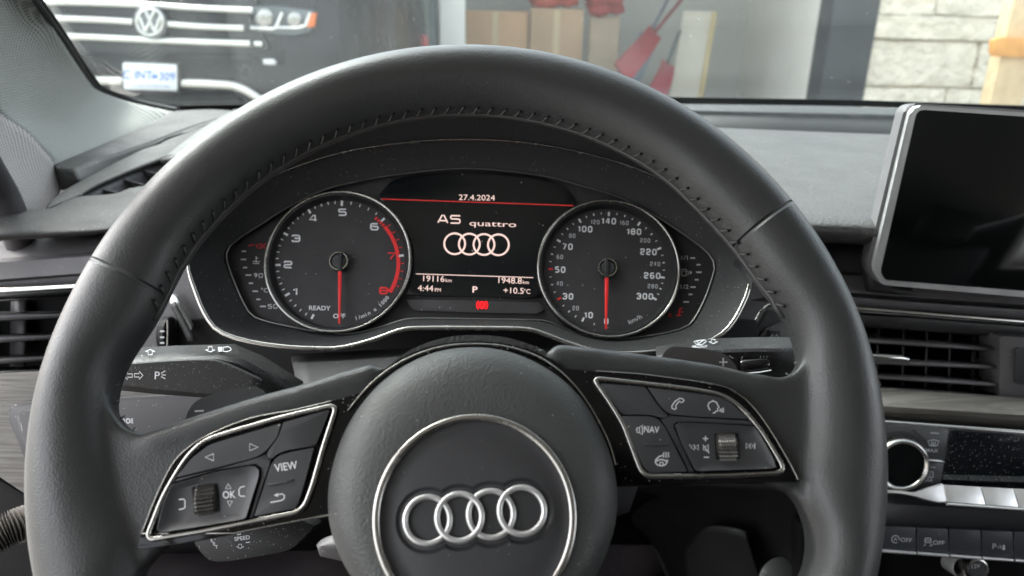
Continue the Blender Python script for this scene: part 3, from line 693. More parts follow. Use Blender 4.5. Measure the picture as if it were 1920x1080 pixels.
# ================================================================== THE DASHBOARD
dash = thing('dashboard', 'dark grey dashboard with soft top, oak strip and chrome line', 'dashboard', (.1, .8, .95))
def ext(rows, x=1.28):
    return [[P(*p) for p in r] + [Vector((x, P(*r[-1]).y + .02, P(*r[-1]).z))] for r in rows]
def dash_build():
    t = dash
    # carcass behind the panels, end cover and bulkhead
    bm = newbm(); add_box(bm, (-.46, .70, .74), (1.28, .73, .955), .004); link('carcass', bm, M['deep'], t)
    bm = newbm(); add_box(bm, (-.475, .56, .42), (-.465, 1.14, .955), .002); link('end_cover', bm, M['darkplastic'], t)
    bm = newbm(); add_box(bm, (-.62, 1.19, .38), (1.36, 1.22, 1.035), .004); link('bulkhead', bm, M['deep'], t)
    bm = newbm(); add_box(bm, (.60, .62, .56), (1.28, .68, .90), .012, 3); link('glovebox', bm, M['plastic'], t)
    # soft top, from its rolled front lip to the foot of the windscreen
    rows = [[(1190, 452, 0.655), (1360, 452, .655), (1540, 455, .65), (1640, 461, .65), (1760, 470, .65), (1960, 482, .65), (2300, 500, .65)],
            [(1190, 447, 0.64), (1360, 447, .640), (1540, 449, .635), (1640, 455, .635), (1760, 464, .635), (1960, 476, .635), (2300, 494, .635)],
            [(1185, 428, 0.63), (1355, 428, .630), (1540, 431, .627), (1640, 436, .627), (1760, 444, .627), (1960, 456, .627), (2300, 476, .627)],
            [(1175, 405, 0.64), (1345, 405, .640), (1535, 408, .637), (1640, 412, .637), (1760, 418, .637), (1960, 430, .637), (2300, 450, .637)],
            [(1160, 350, 0.71), (1330, 350, .71), (1520, 352, .71), (1640, 356, .71), (1760, 360, .71), (1960, 368, .71), (2300, 385, .71)],
            [(1120, 292, 0.82), (1290, 290, .82), (1510, 293, .82), (1640, 297, .82), (1760, 300, .82), (1960, 308, .82), (2300, 322, .82)],
            [(1070, 237, 0.96), (1240, 235, .96), (1480, 245, .96), (1640, 251, .955), (1760, 254, .95), (1960, 262, .95), (2300, 274, .95)]]
    patch('top_pad', ext(rows), M['softpad'], t, 6, 6, th=.004, ang=180, px=False)
    rows = [[(1200, 228, .962), (1480, 245, .962), (1640, 252, .957), (1760, 255, .952), (1960, 263, .952), (2300, 275, .952)],
            [(1200, 213, 1.03), (1480, 219, 1.03), (1640, 222, 1.03), (1760, 226, 1.03), (1960, 232, 1.03), (2300, 244, 1.03)],
            [(1200, 206, 1.04), (1480, 212, 1.04), (1640, 215, 1.04), (1760, 219, 1.04), (1960, 225, 1.04), (2300, 237, 1.04)],
            [(1200, 203, 1.09), (1480, 208, 1.09), (1640, 211, 1.09), (1760, 215, 1.09), (1960, 221, 1.09), (2300, 233, 1.09)],
            [(1200, 193, 1.13), (1480, 197, 1.13), (1640, 201, 1.13), (1760, 205, 1.13), (1960, 211, 1.13), (2300, 222, 1.13)]]
    patch('demister_rail', ext(rows), mat('rail_plastic', (.034, .036, .036), .62, spec=.3, var=.05), t, 4, 2, th=.004, sm=False, ang=30, px=False)
    # middle part of the top, behind the instrument hood
    rows = [[(300, 300, .72), (600, 262, .76), (873, 250, .78), (1150, 258, .76), (1360, 330, .72)],
            [(380, 240, .90), (600, 228, .95), (873, 220, .97), (1150, 226, .95), (1290, 250, .92)],
            [(440, 204, 1.10), (600, 200, 1.12), (873, 198, 1.13), (1100, 198, 1.13), (1260, 203, 1.12)]]
    patch('top_pad', rows, M['softpad'], t, 4, 4, th=.004, ang=180)
    # left part of the top with its raised rail
    lp = Pl(P(150, 400, .66), (0, -.16, 1))
    sl = [(150, 368), (185, 347), (250, 318), (335, 288), (360, 286), (330, 318), (290, 346), (262, 355), (215, 362)]
    rows = [[(-150, 470, .60), (0, 452, .62), (100, 446, .63), (197, 438, .64), (330, 425, .66), (700, 440, .665)],
            [(-150, 462, .588), (0, 446, .608), (100, 440, .618), (197, 432, .628), (330, 418, .65), (700, 432, .655)],
            [(-120, 445, .60), (12, 432, .612), (105, 424, .625), (200, 414, .64), (330, 400, .67), (700, 405, .68)],
            [(-60, 410, .62), (58, 405, .64), (125, 395, .655), (210, 385, .67), (340, 370, .69), (700, 380, .70)],
            [(-10, 385, .65), (85, 392, .66), (140, 370, .69), (215, 363, .70), (300, 346, .72), (700, 330, .74)]]
    patch('top_pad', rows, M['leftpad'], t, 5, 5, th=.004, ang=180)
    rows = [[(85, 392, .66), (140, 370, .69), (148, 366, .693)], [(100, 372, .685), (150, 346, .72), (182, 346, .715)], [(150, 340, .74), (200, 317, .775), (250, 317, .76)], [(250, 292, .84), (300, 268, .87), (335, 287, .81)], [(330, 262, .93), (400, 236, .97), (460, 250, .93)]]
    patch('vent_border', rows, M['leftpad'], t, 5, 4, th=.003, ang=180)
    # grained strip beside the rail
    rows = [[(250, 292, .84), (300, 268, .872)], [(310, 270, .90), (345, 247, .935)], [(400, 236, .97), (470, 222, 1.0)]]
    patch('speaker_grille', [[(p[0], p[1], p[2] - .006) for p in r] for r in rows], mat('mesh_grille', (.05, .05, .05), .6, bump=('cells', 500, 1.0)), t, 4, 4, th=.002)
    # raised rail: top face and front face
    rows = [[(100, 309, .80), (112, 318, .785), (135, 318, .775)], [(170, 280, .87), (185, 285, .86), (205, 293, .845)], [(235, 251, .955), (255, 258, .945), (280, 268, .93)], [(290, 226, 1.03), (330, 228, 1.025), (370, 235, 1.0)], [(326, 208, 1.085), (400, 205, 1.085), (460, 210, 1.06)]]
    patch('side_rail', rows, M['leftpad'], t, 4, 6, th=.003, ang=180)
    rows = [[(135, 318, .775), (148, 338, .765), (152, 342, .77)], [(205, 293, .845), (212, 314, .838), (214, 318, .845)], [(280, 268, .93), (286, 288, .925), (288, 292, .93)], [(370, 235, 1.0), (376, 248, .99), (378, 252, 1.0)], [(460, 208, 1.06), (466, 218, 1.05), (468, 224, 1.06)]]
    patch('side_rail', rows, M['leftpad'], t, 3, 6, th=.003, ang=180)
    rows = [[(100, 309, .80), (112, 318, .785), (135, 318, .775)], [(108, 335, .795), (125, 338, .78), (148, 338, .767)], [(114, 356, .79), (130, 350, .78), (152, 344, .772)]]
    patch('rail_end', rows, M['leftpad'], t, 3, 3, th=.003)
    # left fascia under the lip, down to the vent
    rows = [[(-150, 462, .66), (0, 448, .66), (210, 432, .66), (420, 420, .66)],
            [(-150, 500, .645), (0, 484, .645), (210, 470, .645), (420, 460, .645)],
            [(-150, 512, .625), (0, 492, .625), (210, 478, .625), (420, 468, .625)],
            [(-150, 544, .622), (0, 524, .622), (210, 508, .622), (420, 495, .622)],
            [(-150, 550, .628), (0, 529, .628), (210, 513, .628), (420, 500, .628)],
            [(-150, 562, .628), (0, 541, .628), (210, 530, .628), (420, 516, .628)]]
    patch('fascia', rows, M['plastic'], t, 2, 2, sm=False, th=.004, ang=25)
    fl = plane_e(60, 545, .615, 12)
    bm = newbm(); add_strip(bm, [fl.at(*p) for p in [(-150, 560), (0, 546), (70, 542), (180, 535)]], fl.n, .0062, .006, False, 10); link('chrome_strip', bm, M['bright'], t, 60)
    # left fascia between the vent and the instruments
    fp = plane_e(360, 580, .615, 14)
    plate('fascia', [(170, 490), (350, 470), (420, 520), (430, 700), (560, 720), (560, 770), (260, 770), (215, 700), (118, 700), (135, 560)], fp.off(-.006), .02, M['plastic'], t, .001)
    plate('chrome_strip', rnd([(318, 548), (330, 556), (360, 613), (356, 621), (349, 618), (318, 566)], 3), fp.off(.003), .004, M['silver'], t, .0008)
    rows = [[(318, 572, .607), (326, 566, .606)], [(335, 604, .606), (345, 600, .605)], [(352, 640, .606), (366, 640, .605)]]
    patch('recess_edge', rows, M['darkplastic'], t, 2, 3, th=.002)
    # oak strip, left
    wl = plane_e(60, 800, .585, 22)
    plate('oak_trim', rnd([(-160, 712), (75, 697), (225, 722), (330, 741), (392, 748), (392, 800), (160, 985), (46, 925), (-40, 868), (-160, 800)], 8), wl, .02, M['wood'], t, .002)
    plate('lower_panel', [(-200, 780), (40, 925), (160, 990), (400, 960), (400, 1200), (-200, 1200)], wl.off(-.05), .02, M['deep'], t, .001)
    # right fascia bands
    rows = [[(1350, 440, .685), (1540, 452, .68), (1650, 458, .68), (1960, 478, .68), (2300, 500, .68)],
            [(1350, 490, .672), (1560, 508, .668), (1650, 514, .668), (1960, 536, .668), (2300, 560, .668)],
            [(1350, 496, .664), (1560, 514, .660), (1650, 519, .660), (1960, 542, .660), (2300, 566, .660)],
            [(1350, 530, .660), (1590, 548, .655), (1700, 556, .655), (1960, 574, .655), (2300, 598, .655)],
            [(1350, 537, .672), (1590, 553, .668), (1700, 562, .668), (1960, 580, .668), (2300, 604, .668)],
            [(1350, 541, .66), (1590, 557, .655), (1700, 566, .655), (1960, 584, .655), (2300, 608, .655)],
            [(1350, 560, .660), (1600, 575, .655), (1700, 583, .655), (1960, 602, .655), (2300, 626, .655)]]
    patch('fascia', ext(rows), M['plastic'], t, 2, 2, sm=False, th=.004, ang=20, px=False)
    fr = plane_e(1700, 590, .65, 12)
    bm = newbm(); add_strip(bm, [fr.at(*p) for p in [(1540, 574), (1605, 579), (1700, 586), (1800, 594), (1930, 604), (2200, 625)]] + [Vector((1.28, .63, fr.at(2200, 625).z))], fr.n, .0062, .006, False, 10); link('chrome_strip', bm, M['bright'], t, 60)
    plate('fascia', [(1395, 520), (1510, 540), (1600, 580), (1660, 740), (1640, 800), (1240, 800), (1240, 660), (1345, 630)], fr.off(-.01), .02, M['plastic'], t, .001)
    plate('dash_core', [(330, 600), (880, 560), (1420, 600), (1420, 800), (330, 800)], plane_e(880, 660, .62, 20), .01, M['deep'], t, .001)
    # frame of the small recess right of the instruments
    strip('chrome_strip', [(1404, 634), (1412, 612), (1428, 582), (1440, 572), (1452, 571)], fr.off(.001), .0035, .004, M['chrome'], t, False)
    plate('recess', rnd([(1412, 640), (1420, 618), (1442, 580), (1470, 590), (1500, 640)], 5), fr.off(-.008), .01, M['darkplastic'], t, .001)
    plate('recess', rnd([(1422, 640), (1434, 618), (1462, 604), (1500, 620), (1500, 645)], 8), fr.off(-.006), .004, M['plastic'], t, .001)
    sw = plate('rocker_icon', [(1441, 620), (1463, 621), (1463, 640), (1441, 640)], fr.off(-.0035), .003, M['rubber'], t, .0004)
    bm = newbm(); add_stroke(bm, [(1444, 634), (1448, 627), (1452, 634), (1456, 627), (1460, 634)], 2.5, fr.off(-.0032)); add_fill(bm, [(1444, 636), (1461, 636), (1461, 640), (1444, 640)], fr.off(-.0032)); link('rocker_mark', bm, M['greyprint'], sw, 0)
    # oak strip, right, in two facets
    rows = [[(1600, 724, .648), (1760, 735, .648), (1960, 749, .648), (2300, 772, .648)],
            [(1600, 752, .632), (1760, 763, .632), (1960, 776, .632), (2300, 800, .632)],
            [(1600, 758, .631), (1760, 768, .631), (1960, 781, .631), (2300, 806, .631)],
            [(1600, 786, .640), (1760, 797, .640), (1960, 811, .640), (2300, 836, .640)]]
    patch('oak_trim', ext(rows), M['wood'], t, 2, 2, sm=False, th=.004, ang=30, px=False)
    fc = plane_e(1800, 800, .628, 15)
    bm = newbm(); add_strip(bm, [fc.at(*p) for p in [(1590, 786), (1668, 792), (1790, 801), (1930, 811), (2300, 838)]] + [Vector((1.28, .62, fc.at(2300, 838).z))], fc.n, .0048, .006, False, 10); link('chrome_strip', bm, M['bright'], t, 60)
    # lower centre fascia
    rows = [[(1580, 800, .655), (1760, 800, .655), (1960, 815, .655), (2300, 840, .655)],
            [(1580, 920, .64), (1760, 928, .64), (1960, 940, .64), (2300, 965, .64)],
            [(1580, 940, .620), (1760, 950, .618), (1960, 962, .618), (2300, 985, .618)],
            [(1580, 984, .625), (1760, 992, .625), (1960, 1003, .625), (2300, 1026, .625)]]
    patch('centre_fascia', ext(rows), mat('anthracite_plastic', (.036, .037, .040), .45, bump=('noise', 1500, .2), var=.06), t, 3, 3, sm=False, th=.004, ang=25, px=False)
    fb = plane_e(1780, 1060, .63, 10)
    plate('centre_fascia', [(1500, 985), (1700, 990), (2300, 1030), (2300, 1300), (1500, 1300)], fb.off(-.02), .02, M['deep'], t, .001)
    # knee side of the centre console and the underside
    rows = [[(1120, 900, .75), (1300, 900, .72), (1480, 905, .66), (1640, 930, .64)], [(1130, 960, .85), (1270, 975, .78), (1480, 1000, .68), (1640, 1030, .63)], [(1225, 1022, .95), (1300, 1030, .80), (1480, 1060, .69), (1640, 1090, .63)], [(1260, 1100, .95), (1330, 1110, .80), (1480, 1130, .69), (1640, 1150, .63)]]
    patch('console_side', rows, M['deep'], t, 4, 4, th=.004, ang=180)
    rows = [[(1282, 1030, .76), (1320, 990, .73), (1372, 992, .70), (1398, 1000, .69)], [(1285, 1080, .76), (1330, 1060, .73), (1390, 1060, .70), (1420, 1070, .69)], [(1300, 1140, .76), (1340, 1140, .73), (1400, 1140, .70), (1450, 1140, .69)]]
    patch('console_side', rows, M['deep'], t, 4, 4, th=.004, ang=180)
    rows = [[(380, 900, .75), (700, 920, .75), (1000, 930, .75), (1240, 930, .76)], [(380, 1040, .80), (560, 1035, .82), (1000, 1020, .92), (1225, 1022, .95)]]
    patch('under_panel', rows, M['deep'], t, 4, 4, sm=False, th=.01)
dash_build()

def slat_copy(o, root, v):
    c = o.copy(); COL.objects.link(c); c.parent = root; c.location = Vector(v); return c
def vents():
    # left vent
    pl = plane_e(60, 625, .60, 10)
    t = thing('air_vent', 'left air vent with three slats behind the steering wheel rim', 'air vent', pl.at(40, 690), 'slatted air vents in the dashboard')
    plate('vent_box', [(-160, 575), (118, 556), (135, 560), (120, 700), (-160, 715)], pl.off(-.05), .01, M['deep'], t, .0005)
    rows = [[(-160, 570, .607), (0, 556, .607), (150, 548, .607)], [(-160, 576, .64), (0, 562, .64), (150, 555, .64)]]
    patch('vent_frame', rows, M['darkplastic'], t, 2, 2, sm=False, th=.002)
    rows = [[(-160, 712, .607), (0, 697, .607), (110, 692, .607)], [(-160, 700, .64), (0, 688, .64), (120, 684, .64)]]
    patch('vent_frame', rows, M['darkplastic'], t, 2, 2, sm=False, th=.002)
    def slat(y0, y1, x1):
        rows = [[(-160, y0 + 3, .640), (x1 + 22, y1 - 7, .640)], [(-160, y0 + 16, .607), (x1, y1, .607)], [(-160, y0 + 26, .607), (x1, y1 + 5, .607)], [(-160, y0 + 28, .625), (x1, y1 + 7, .625)]]
        patch('slat', rows, M['plastic'], t, 2, 1, sm=False, th=.001, ang=20)
    slat(582, 590, 112); slat(626, 630, 95); slat(668, 670, 84)
    rows = [[(20, 565, .645), (44, 563, .635)], [(18, 692, .645), (42, 690, .635)]]
    patch('vane', rows, M['plastic'], t, 2, 2, sm=False, th=.003)
    rows = [[(-60, 567, .645), (-40, 565, .635)], [(-62, 694, .645), (-42, 692, .635)]]
    patch('vane', rows, M['plastic'], t, 2, 2, sm=False, th=.003)
    # right vent
    pl = plane_e(1760, 670, .65, 10)
    t = thing('air_vent', 'right air vent with chrome tipped slat beside the steering wheel', 'air vent', pl.at(1750, 735), 'slatted air vents in the dashboard')
    plate('vent_box', [(1560, 600), (1885, 612), (1885, 750), (1560, 735)], pl.off(-.06), .01, M['deep'], t, .0005)
    rows = [[(1560, 588, .652), (1700, 597, .652), (1890, 612, .652), (2100, 630, .652)], [(1560, 610, .664), (1700, 618, .664), (1890, 632, .664), (2100, 650, .664)], [(1560, 612, .69), (1700, 620, .69), (1890, 634, .69), (2100, 652, .69)]]
    patch('vent_frame', rows, M['darkplastic'], t, 2, 1, sm=False, th=.002, ang=20)
    rows = [[(1560, 722, .651), (1700, 730, .651), (1890, 745, .651)], [(1560, 716, .69), (1700, 724, .69), (1890, 738, .69)]]
    patch('vent_frame', rows, M['darkplastic'], t, 2, 1, sm=False, th=.002)
    plate('vent_frame', rnd([(1875, 630), (2110, 648), (2110, 765), (1875, 746)], 4), pl.off(.0), .03, M['plastic'], t, .001)
    bt = plate('vent_button', rnd([(1905, 652), (1990, 660), (1990, 728), (1905, 720)], 6), pl.off(.003), .008, M['button'], t, .001)
    for y0, y1 in ((634, 653), (675, 686), (701, 719)):
        rows = [[(1560, y0 - 14, .70), (1872, y1 - 12, .70)], [(1560, y0 - 3, .657), (1872, y1, .657)], [(1560, y0 + 3, .656), (1872, y1 + 5, .656)], [(1560, y0 + 6, .68), (1872, y1 + 7, .68)]]
        patch('slat', rows, M['plastic'], t, 2, 1, sm=False, th=.001, ang=20)
    for x in (1647, 1695, 1739, 1783, 1827):
        rows = [[(x, 612, .672), (x + 4, 612, .70)], [(x - 4, 745, .672), (x, 745, .70)]]
        patch('vane', rows, M['darkplastic'], t, 1, 1, sm=False, th=.0015)
    bm = newbm(); add_strip(bm, [P(1600, 667, .653), P(1650, 669, .652), P(1690, 671, .652), P(1702, 673, .654)], pl.n, [.006, .0062, .0058, .003], .006, False, 10)
    link('slat_tab', bm, M['bright'], t, 60)
    # demister slot, top left
    t = thing('demister_vent', 'side window demister slot with angled slats on the dashboard top', 'air vent', P(240, 350, .74), 'slatted air vents in the dashboard')
    rows = [[(146, 368, .697), (215, 363, .705), (300, 346, .73)], [(182, 347, .722), (250, 345, .735), (320, 330, .76)], [(250, 318, .765), (310, 310, .78), (380, 300, .80)], [(335, 288, .815), (400, 280, .83), (440, 275, .84)]]
    dn = lambda p, k: (CAM + ray(p[0], p[1]) * p[2] + Vector((0, .004, -k)))
    patch('slot', [[dn(p, .022) for p in r] for r in rows], M['deep'], t, 3, 3, th=.002, px=False)
    rows = [[(146, 366, .694), (146, 366, .694)], [(182, 346, .716), (200, 355, .72)], [(250, 317, .761), (262, 330, .765)], [(335, 287, .811), (345, 300, .815)]]
    patch('slot_rim', [[dn(p, .004 + .012 * i) for i, p in enumerate(r)] for r in rows], M['plastic'], t, 3, 3, th=.002, px=False)
    for (a, b, d0, d1) in (((181, 352), (222, 361), .725, .715), ((214, 332), (275, 347), .752, .742), ((249, 316), (300, 326), .775, .768), ((283, 302), (330, 309), .80, .795)):
        A = P(*a, d0); B = P(*b, d1); dv = Vector((0.003, .012, -.016))
        bm = newbm(); add_poly(bm, [A, B, B + dv, A + dv], Vector((0, -.8, .6)).normalized(), .0022, .0006)
        link('slat', bm, M['plastic'], t, 40)
vents()

# ================================================================== INSTRUMENT CLUSTER
def cluster():
    CP = plane_e(890, 500, .56, 33)
    t = thing('instrument_cluster', 'instrument cluster with rev counter, speedometer and centre display, behind the steering wheel', 'instrument cluster', CP.at(890, 640))
    c0 = (885, 490)
    outer = smooth([(353, 493), (367, 547), (387, 593), (413, 622), (467, 640), (533, 650), (590, 653), (640, 652), (700, 637), (750, 619), (790, 615), (890, 615), (985, 617), (1023, 627), (1057, 640), (1107, 656), (1160, 663), (1240, 658), (1310, 645), (1345, 632), (1369, 611), (1388, 580), (1404, 540), (1404, 495), (1375, 440), (1330, 390), (1273, 353), (1180, 312), (1073, 283), (973, 267), (873, 262), (760, 268), (640, 287), (560, 312), (500, 337), (430, 385), (375, 440)], True, 5)
    inner = smooth([(424, 480), (429, 464), (446, 449), (492, 419), (547, 385), (602, 359), (640, 347), (740, 328), (873, 316), (1007, 328), (1096, 350), (1163, 371), (1224, 402), (1286, 442), (1325, 472), (1339, 494), (1337, 515), (1322, 558), (1304, 594), (1286, 613), (1240, 626), (1178, 634), (1127, 634), (1075, 622), (1030, 604), (1000, 600), (890, 598), (780, 597), (745, 603), (700, 617), (650, 626), (596, 622), (522, 608), (480, 596), (464, 581), (446, 544), (430, 504)], True, 5)
    N = 200
    po, pi = polar(outer, c0, N), polar(inner, c0, N)
    PO, PI = CP.off(.028), CP.off(.004)
    bm = newbm()
    mid = [((a[0] * .5 + b[0] * .5), (a[1] * .5 + b[1] * .5)) for a, b in zip(po, pi)]
    loft(bm, [[PO.at(*p) for p in po], [CP.off(.012).at(*p) for p in mid], [PI.at(*p) for p in pi], [CP.off(-.004).at(*p) for p in pi]])
    bmesh.ops.recalc_face_normals(bm, faces=bm.faces); link('bezel', bm, mat('bezel_plastic', (.018, .018, .019), .72, bump=('noise', 1500, .3), dust=.035, dust_scale=1200), t, 60)
    # bright rim: thick below, thin over the top
    w = []
    for p in po:
        k = min(1, max(0, (p[1] - 470) / 60)); w.append(.0011 + .0024 * k)
    bm = newbm(); add_strip(bm, [PO.off(.001).at(*p) for p in po], CP.n, w, .0028, True, 10); link('bezel_trim', bm, M['chrome'], t, 80)
    bm = newbm(); add_strip(bm, [PI.off(.001).at(*p) for p in pi], CP.n, .0011, .0016, True, 8); link('inner_trim', bm, mat('dull_chrome', (.30, .30, .29), .3, metal=1), t, 80)
    # hood over the instruments
    lip = smooth([(352, 500), (346, 470), (362, 420), (420, 350), (500, 290), (610, 240), (740, 212), (873, 205), (1010, 212), (1130, 244), (1240, 296), (1340, 372), (1400, 440), (1412, 500), (1408, 545)], False, 6)
    top = [p for p in po if True]
    L1 = [CP.off(.050).at(*p) for p in lip]
    # matching points on the bright rim
    def near(p):
        a = math.atan2(p[1] - c0[1], p[0] - c0[0]); return min(po, key=lambda q: abs((math.atan2(q[1] - c0[1], q[0] - c0[0]) - a + math.pi) % (2 * math.pi) - math.pi))
    L0 = [PO.at(*near(p)) for p in lip]
    L2 = [v + Vector((0, .02, .006)) for v in L1]; L3 = [v + Vector((0, .16, -.006)) for v in L1]
    bm = newbm(); rows = [[bm.verts.new(v) for v in l] for l in (L0, L1, L2, L3)]
    for A, B in zip(rows, rows[1:]):
        for j in range(len(A) - 1): bm.faces.new((A[j], A[j + 1], B[j + 1], B[j]))
    bmesh.ops.recalc_face_normals(bm, faces=bm.faces); link('hood', bm, mat('hood_plastic', (.008, .008, .009), .6, bump=('cells', 700, .4)), t, 60)
    # back plate
    plate('face_plate', pi, CP.off(-.002), .01, M['dial'], t, 0)
    F0 = CP.off(-.0015)
    def dial(name, c, rx, label=None):
        cc = CP.at(*c); r = pxw(CP, c[0], c[1], 2 * rx) / 2; n = CP.n
        bm = newbm(); add_lathe(bm, cc, n, [(r - .0056, .0005), (r - .0056, .0015), (r - .0038, .0065), (r - .0035, .0075), (r - .001, .0075), (r, .006), (r, -.002)], 96)
        o = link(name, bm, mat(name + '_ring_plastic', (.016, .016, .017), .4), t, 40); o['label'] = label
        bm = newbm(); add_lathe(bm, cc, n, [(0, .0008), (r - .005, .0008)], 64); link('dial_face', bm, M['dial'], o, 0)
        bm = newbm(); add_strip(bm, [cc + (CP.axes()[0] * math.cos(a) + CP.axes()[1] * math.sin(a)) * (r - .0012) + n * .0078 for a in [2 * math.pi * i / 120 for i in range(120)]], n, .0022, .0018, True, 8)
        link('chrome_ring', bm, M['chrome'], o, 80)
        return o, cc, r, n
    tk, tc, tr_, n = dial('rev_counter', (637.5, 493), 137, 'rev counter dial marked 1 to 8 with a red arc')
    sk, sc_, sr, n = dial('speedometer', (1139, 506), 133, 'speedometer dial marked 0 to 300')
    D = CP.off(.0012); D2 = CP.off(.0014)
    def pol(c, r, a): return (c[0] + r * math.cos(R(a)), c[1] - r * (.965 if c[0] < 900 else .985) * math.sin(R(a)))
    def tick(bm, c, a, r0, r1, w): add_stroke(bm, [pol(c, r0, a), pol(c, r1, a)], w, D)
    # rev counter
    c = (637, 493); A = {0: 244, 1: 212, 2: 182, 3: 151, 4: 119.6, 5: 88, 6: 46, 7: 7, 8: -30}
    wb = newbm(); rb = newbm()
    for k in range(8):
        for j in range(5):
            a = A[k] + (A[k + 1] - A[k]) * j / 5
            if j == 0: tick(wb, c, a, 111, 121, 4)
            else: tick(wb if k < 6 else rb, c, a, 115, 120.5, 1.7)
    for s, p in (('1', (553, 547)), ('2', (540, 496)), ('3', (555, 447)), ('4', (587, 409)), ('5', (642, 398)), ('6', (702, 425))): add_wide(wb, s, p[0], p[1], 14, D, -1, 1.2, .2)
    for s, p in (('7', (734, 480)), ('8', (719, 545))): add_wide(rb, s, p[0], p[1], 14, D, -1, 1.2, .2)
    add_text(wb, 'READY', 599, 578, 8.5, D, -1, 1.12, .016); add_text(wb, 'OFF', 636, 593, 8.5, D, -1, 1.15, .016)
    s = '1/min x 1000'
    for i, ch in enumerate(s):
        if ch != ' ':
            a = 286 + i * 3.35; p = pol(c, 112, a); add_text(wb, ch, p[0], p[1], 7.2, D, a - 270, 1.1, .012)
    add_stroke(rb, [pol(c, 110, A[6] - 6 - (A[6] - 6 - A[8]) * i / 40) for i in range(41)], 7, D)
    for i in range(4): add_stroke(rb, [pol(c, 110, 52 - i * 3.2 + .8), pol(c, 110, 52 - i * 3.2 - 1.2)], 6, D)
    add_stroke(rb, [pol(c, 101, A[8]), pol(c, 113, A[8])], 5, D)
    link('dial_print', wb, M['white'], tk, 0); link('red_print', rb, M['red'], tk, 0)
    # speedometer
    c = (1138, 505); wb = newbm(); rb = newbm(); gb = newbm()
    def ang(p): return math.degrees(math.atan2((c[1] - p[1]) / .985, p[0] - c[0]))
    q = lambda x, y: (980 + x / 3.2727, 350 + y / 3.2727)
    maj = [('0', (513, 872)), ('10', (365, 827)), ('30', (214, 694)), ('50', (165, 505)), ('70', (218, 330)), ('100', (349, 205)), ('140', (529, 165)), ('180', (719, 220)), ('220', (848, 376)), ('260', (872, 559)), ('300', (822, 695))]
    an = [ang(q(*p)) % 360 for _, p in maj]
    an = [a if a < 300 else a - 360 for a in an]; an = [a if i < 7 or a < 180 else a - 360 for i, a in enumerate(an)]
    for i in range(len(an)):
        if i: tick(rb if i in (2, 3) else wb, c, an[i], 101.5, 109.5, 3.6 if i not in (2, 3) else 3.4)
        if i + 1 < len(an):
            d = 2 if i == 0 else 4
            for j in range(1, d): tick(wb, c, an[i] + (an[i + 1] - an[i]) * j / d, 105, 109, 2.4 if j == 2 else 1.5)
    for s, p in (('0', (513, 826)), ('10', (403, 788)), ('30', (278, 673)), ('50', (230, 509)), ('70', (275, 368)), ('100', (382, 260)), ('140', (527, 211)), ('180', (682, 276)), ('220', (772, 400)), ('260', (795, 546)), ('300', (750, 673))):
        x, y = q(*p); add_wide(wb, s, x, y, 12, D, -2, .64, .19)
    for s, p in (('20', (325, 745)), ('40', (227, 594)), ('60', (228, 431)), ('80', (304, 301)), ('120', (444, 217)), ('160', (622, 222)), ('200', (752, 330)), ('240', (813, 474)), ('280', (798, 611))):
        x, y = q(*p); add_wide(gb, s, x, y, 8.4, D, -2, .52, .17)
    add_text(gb, 'km/h', *q(690, 815), 8.5, D, 25, 1.2, .01)
    link('dial_print', wb, M['white'], sk, 0); link('red_print', rb, M['red'], sk, 0); link('small_print', gb, M['greyprint'], sk, 0)
    # needles
    for o, cc, piv, tip, r in ((tk, tc, (637, 492), (636, 607), tr_), (sk, sc_, (1138, 504), (1136.5, 617), sr)):
        hub = CP.off(.002).at(*piv)
        bm = newbm(); add_lathe(bm, hub, n, [(.0062, 0), (.0076, 0), (.0076, .004), (.0070, .0048), (.0060, .0048), (.0056, .003)], 40); link('hub_ring', bm, M['chrome'], o, 40)
        bm = newbm(); add_lathe(bm, hub, n, [(0, .0042), (.005, .0042), (.0055, .003), (.0055, 0)], 30); link('hub', bm, M['button'], o, 40)
        Np = CP.off(.0075)
        plate('needle_cap', [(piv[0] - 4, piv[1] - 19), (piv[0] + 4, piv[1] - 19), (piv[0] + 4, piv[1] + 16), (piv[0] - 4, piv[1] + 16)], Np.off(.0006), .003, M['rubber'], o, .0006)
        plate('needle', [(piv[0] - 3.6, piv[1] + 10), (piv[0] + 3.6, piv[1] + 10), (tip[0] + 1.8, tip[1]), (tip[0] - 1.8, tip[1])], Np, .0012, M['needle'], o, .0003)
    # coolant gauge
    f = lambda x, y: (400 + x / 3.2725, 330 + y / 3.2725)
    bm = newbm(); rb = newbm()
    for (x, y, w) in ((187, 462, 26), (185, 512, 34), (195, 562, 26), (215, 608, 34), (231, 658, 26), (257, 707, 34), (276, 757, 26), (304, 800, 36)):
        p = f(x, y); add_stroke(bm, [(p[0] - w / 6.6, p[1]), (p[0] + w / 6.6, p[1])], 2.6, F0)
    p = f(230, 425); add_stroke(rb, [(p[0] - 5, p[1] + 1), (p[0] + 5, p[1] - 1)], 2, F0); add_wide(rb, '130', *f(294, 430), 8.6, F0, 0, .95, .14)
    add_text(bm, '9', f(275, 611)[0] - 4.5, f(275, 611)[1], 8.4, F0, 0, 1.3, .014); add_wide(bm, '0', f(275, 611)[0] + 5, f(275, 611)[1], 8.6, F0, 0, .9, .16); add_wide(bm, '50', *f(364, 800), 8.6, F0, 0, .95, .17); add_text(bm, '°C', *f(314, 703), 8.5, F0, 0, 1.1, .01)
    x, y = f(263, 520); add_stroke(bm, [(x, y - 8), (x, y + 3)], 2, F0); add_stroke(bm, [(x - 7, y + 2), (x - 3, y + 1), (x + 3, y + 2), (x + 7, y + 1)], 1.3, F0); add_stroke(bm, [(x - 6, y + 5), (x + 6, y + 5)], 1.6, F0); add_stroke(bm, [(x, y - 5), (x + 4, y - 5)], 1.2, F0)
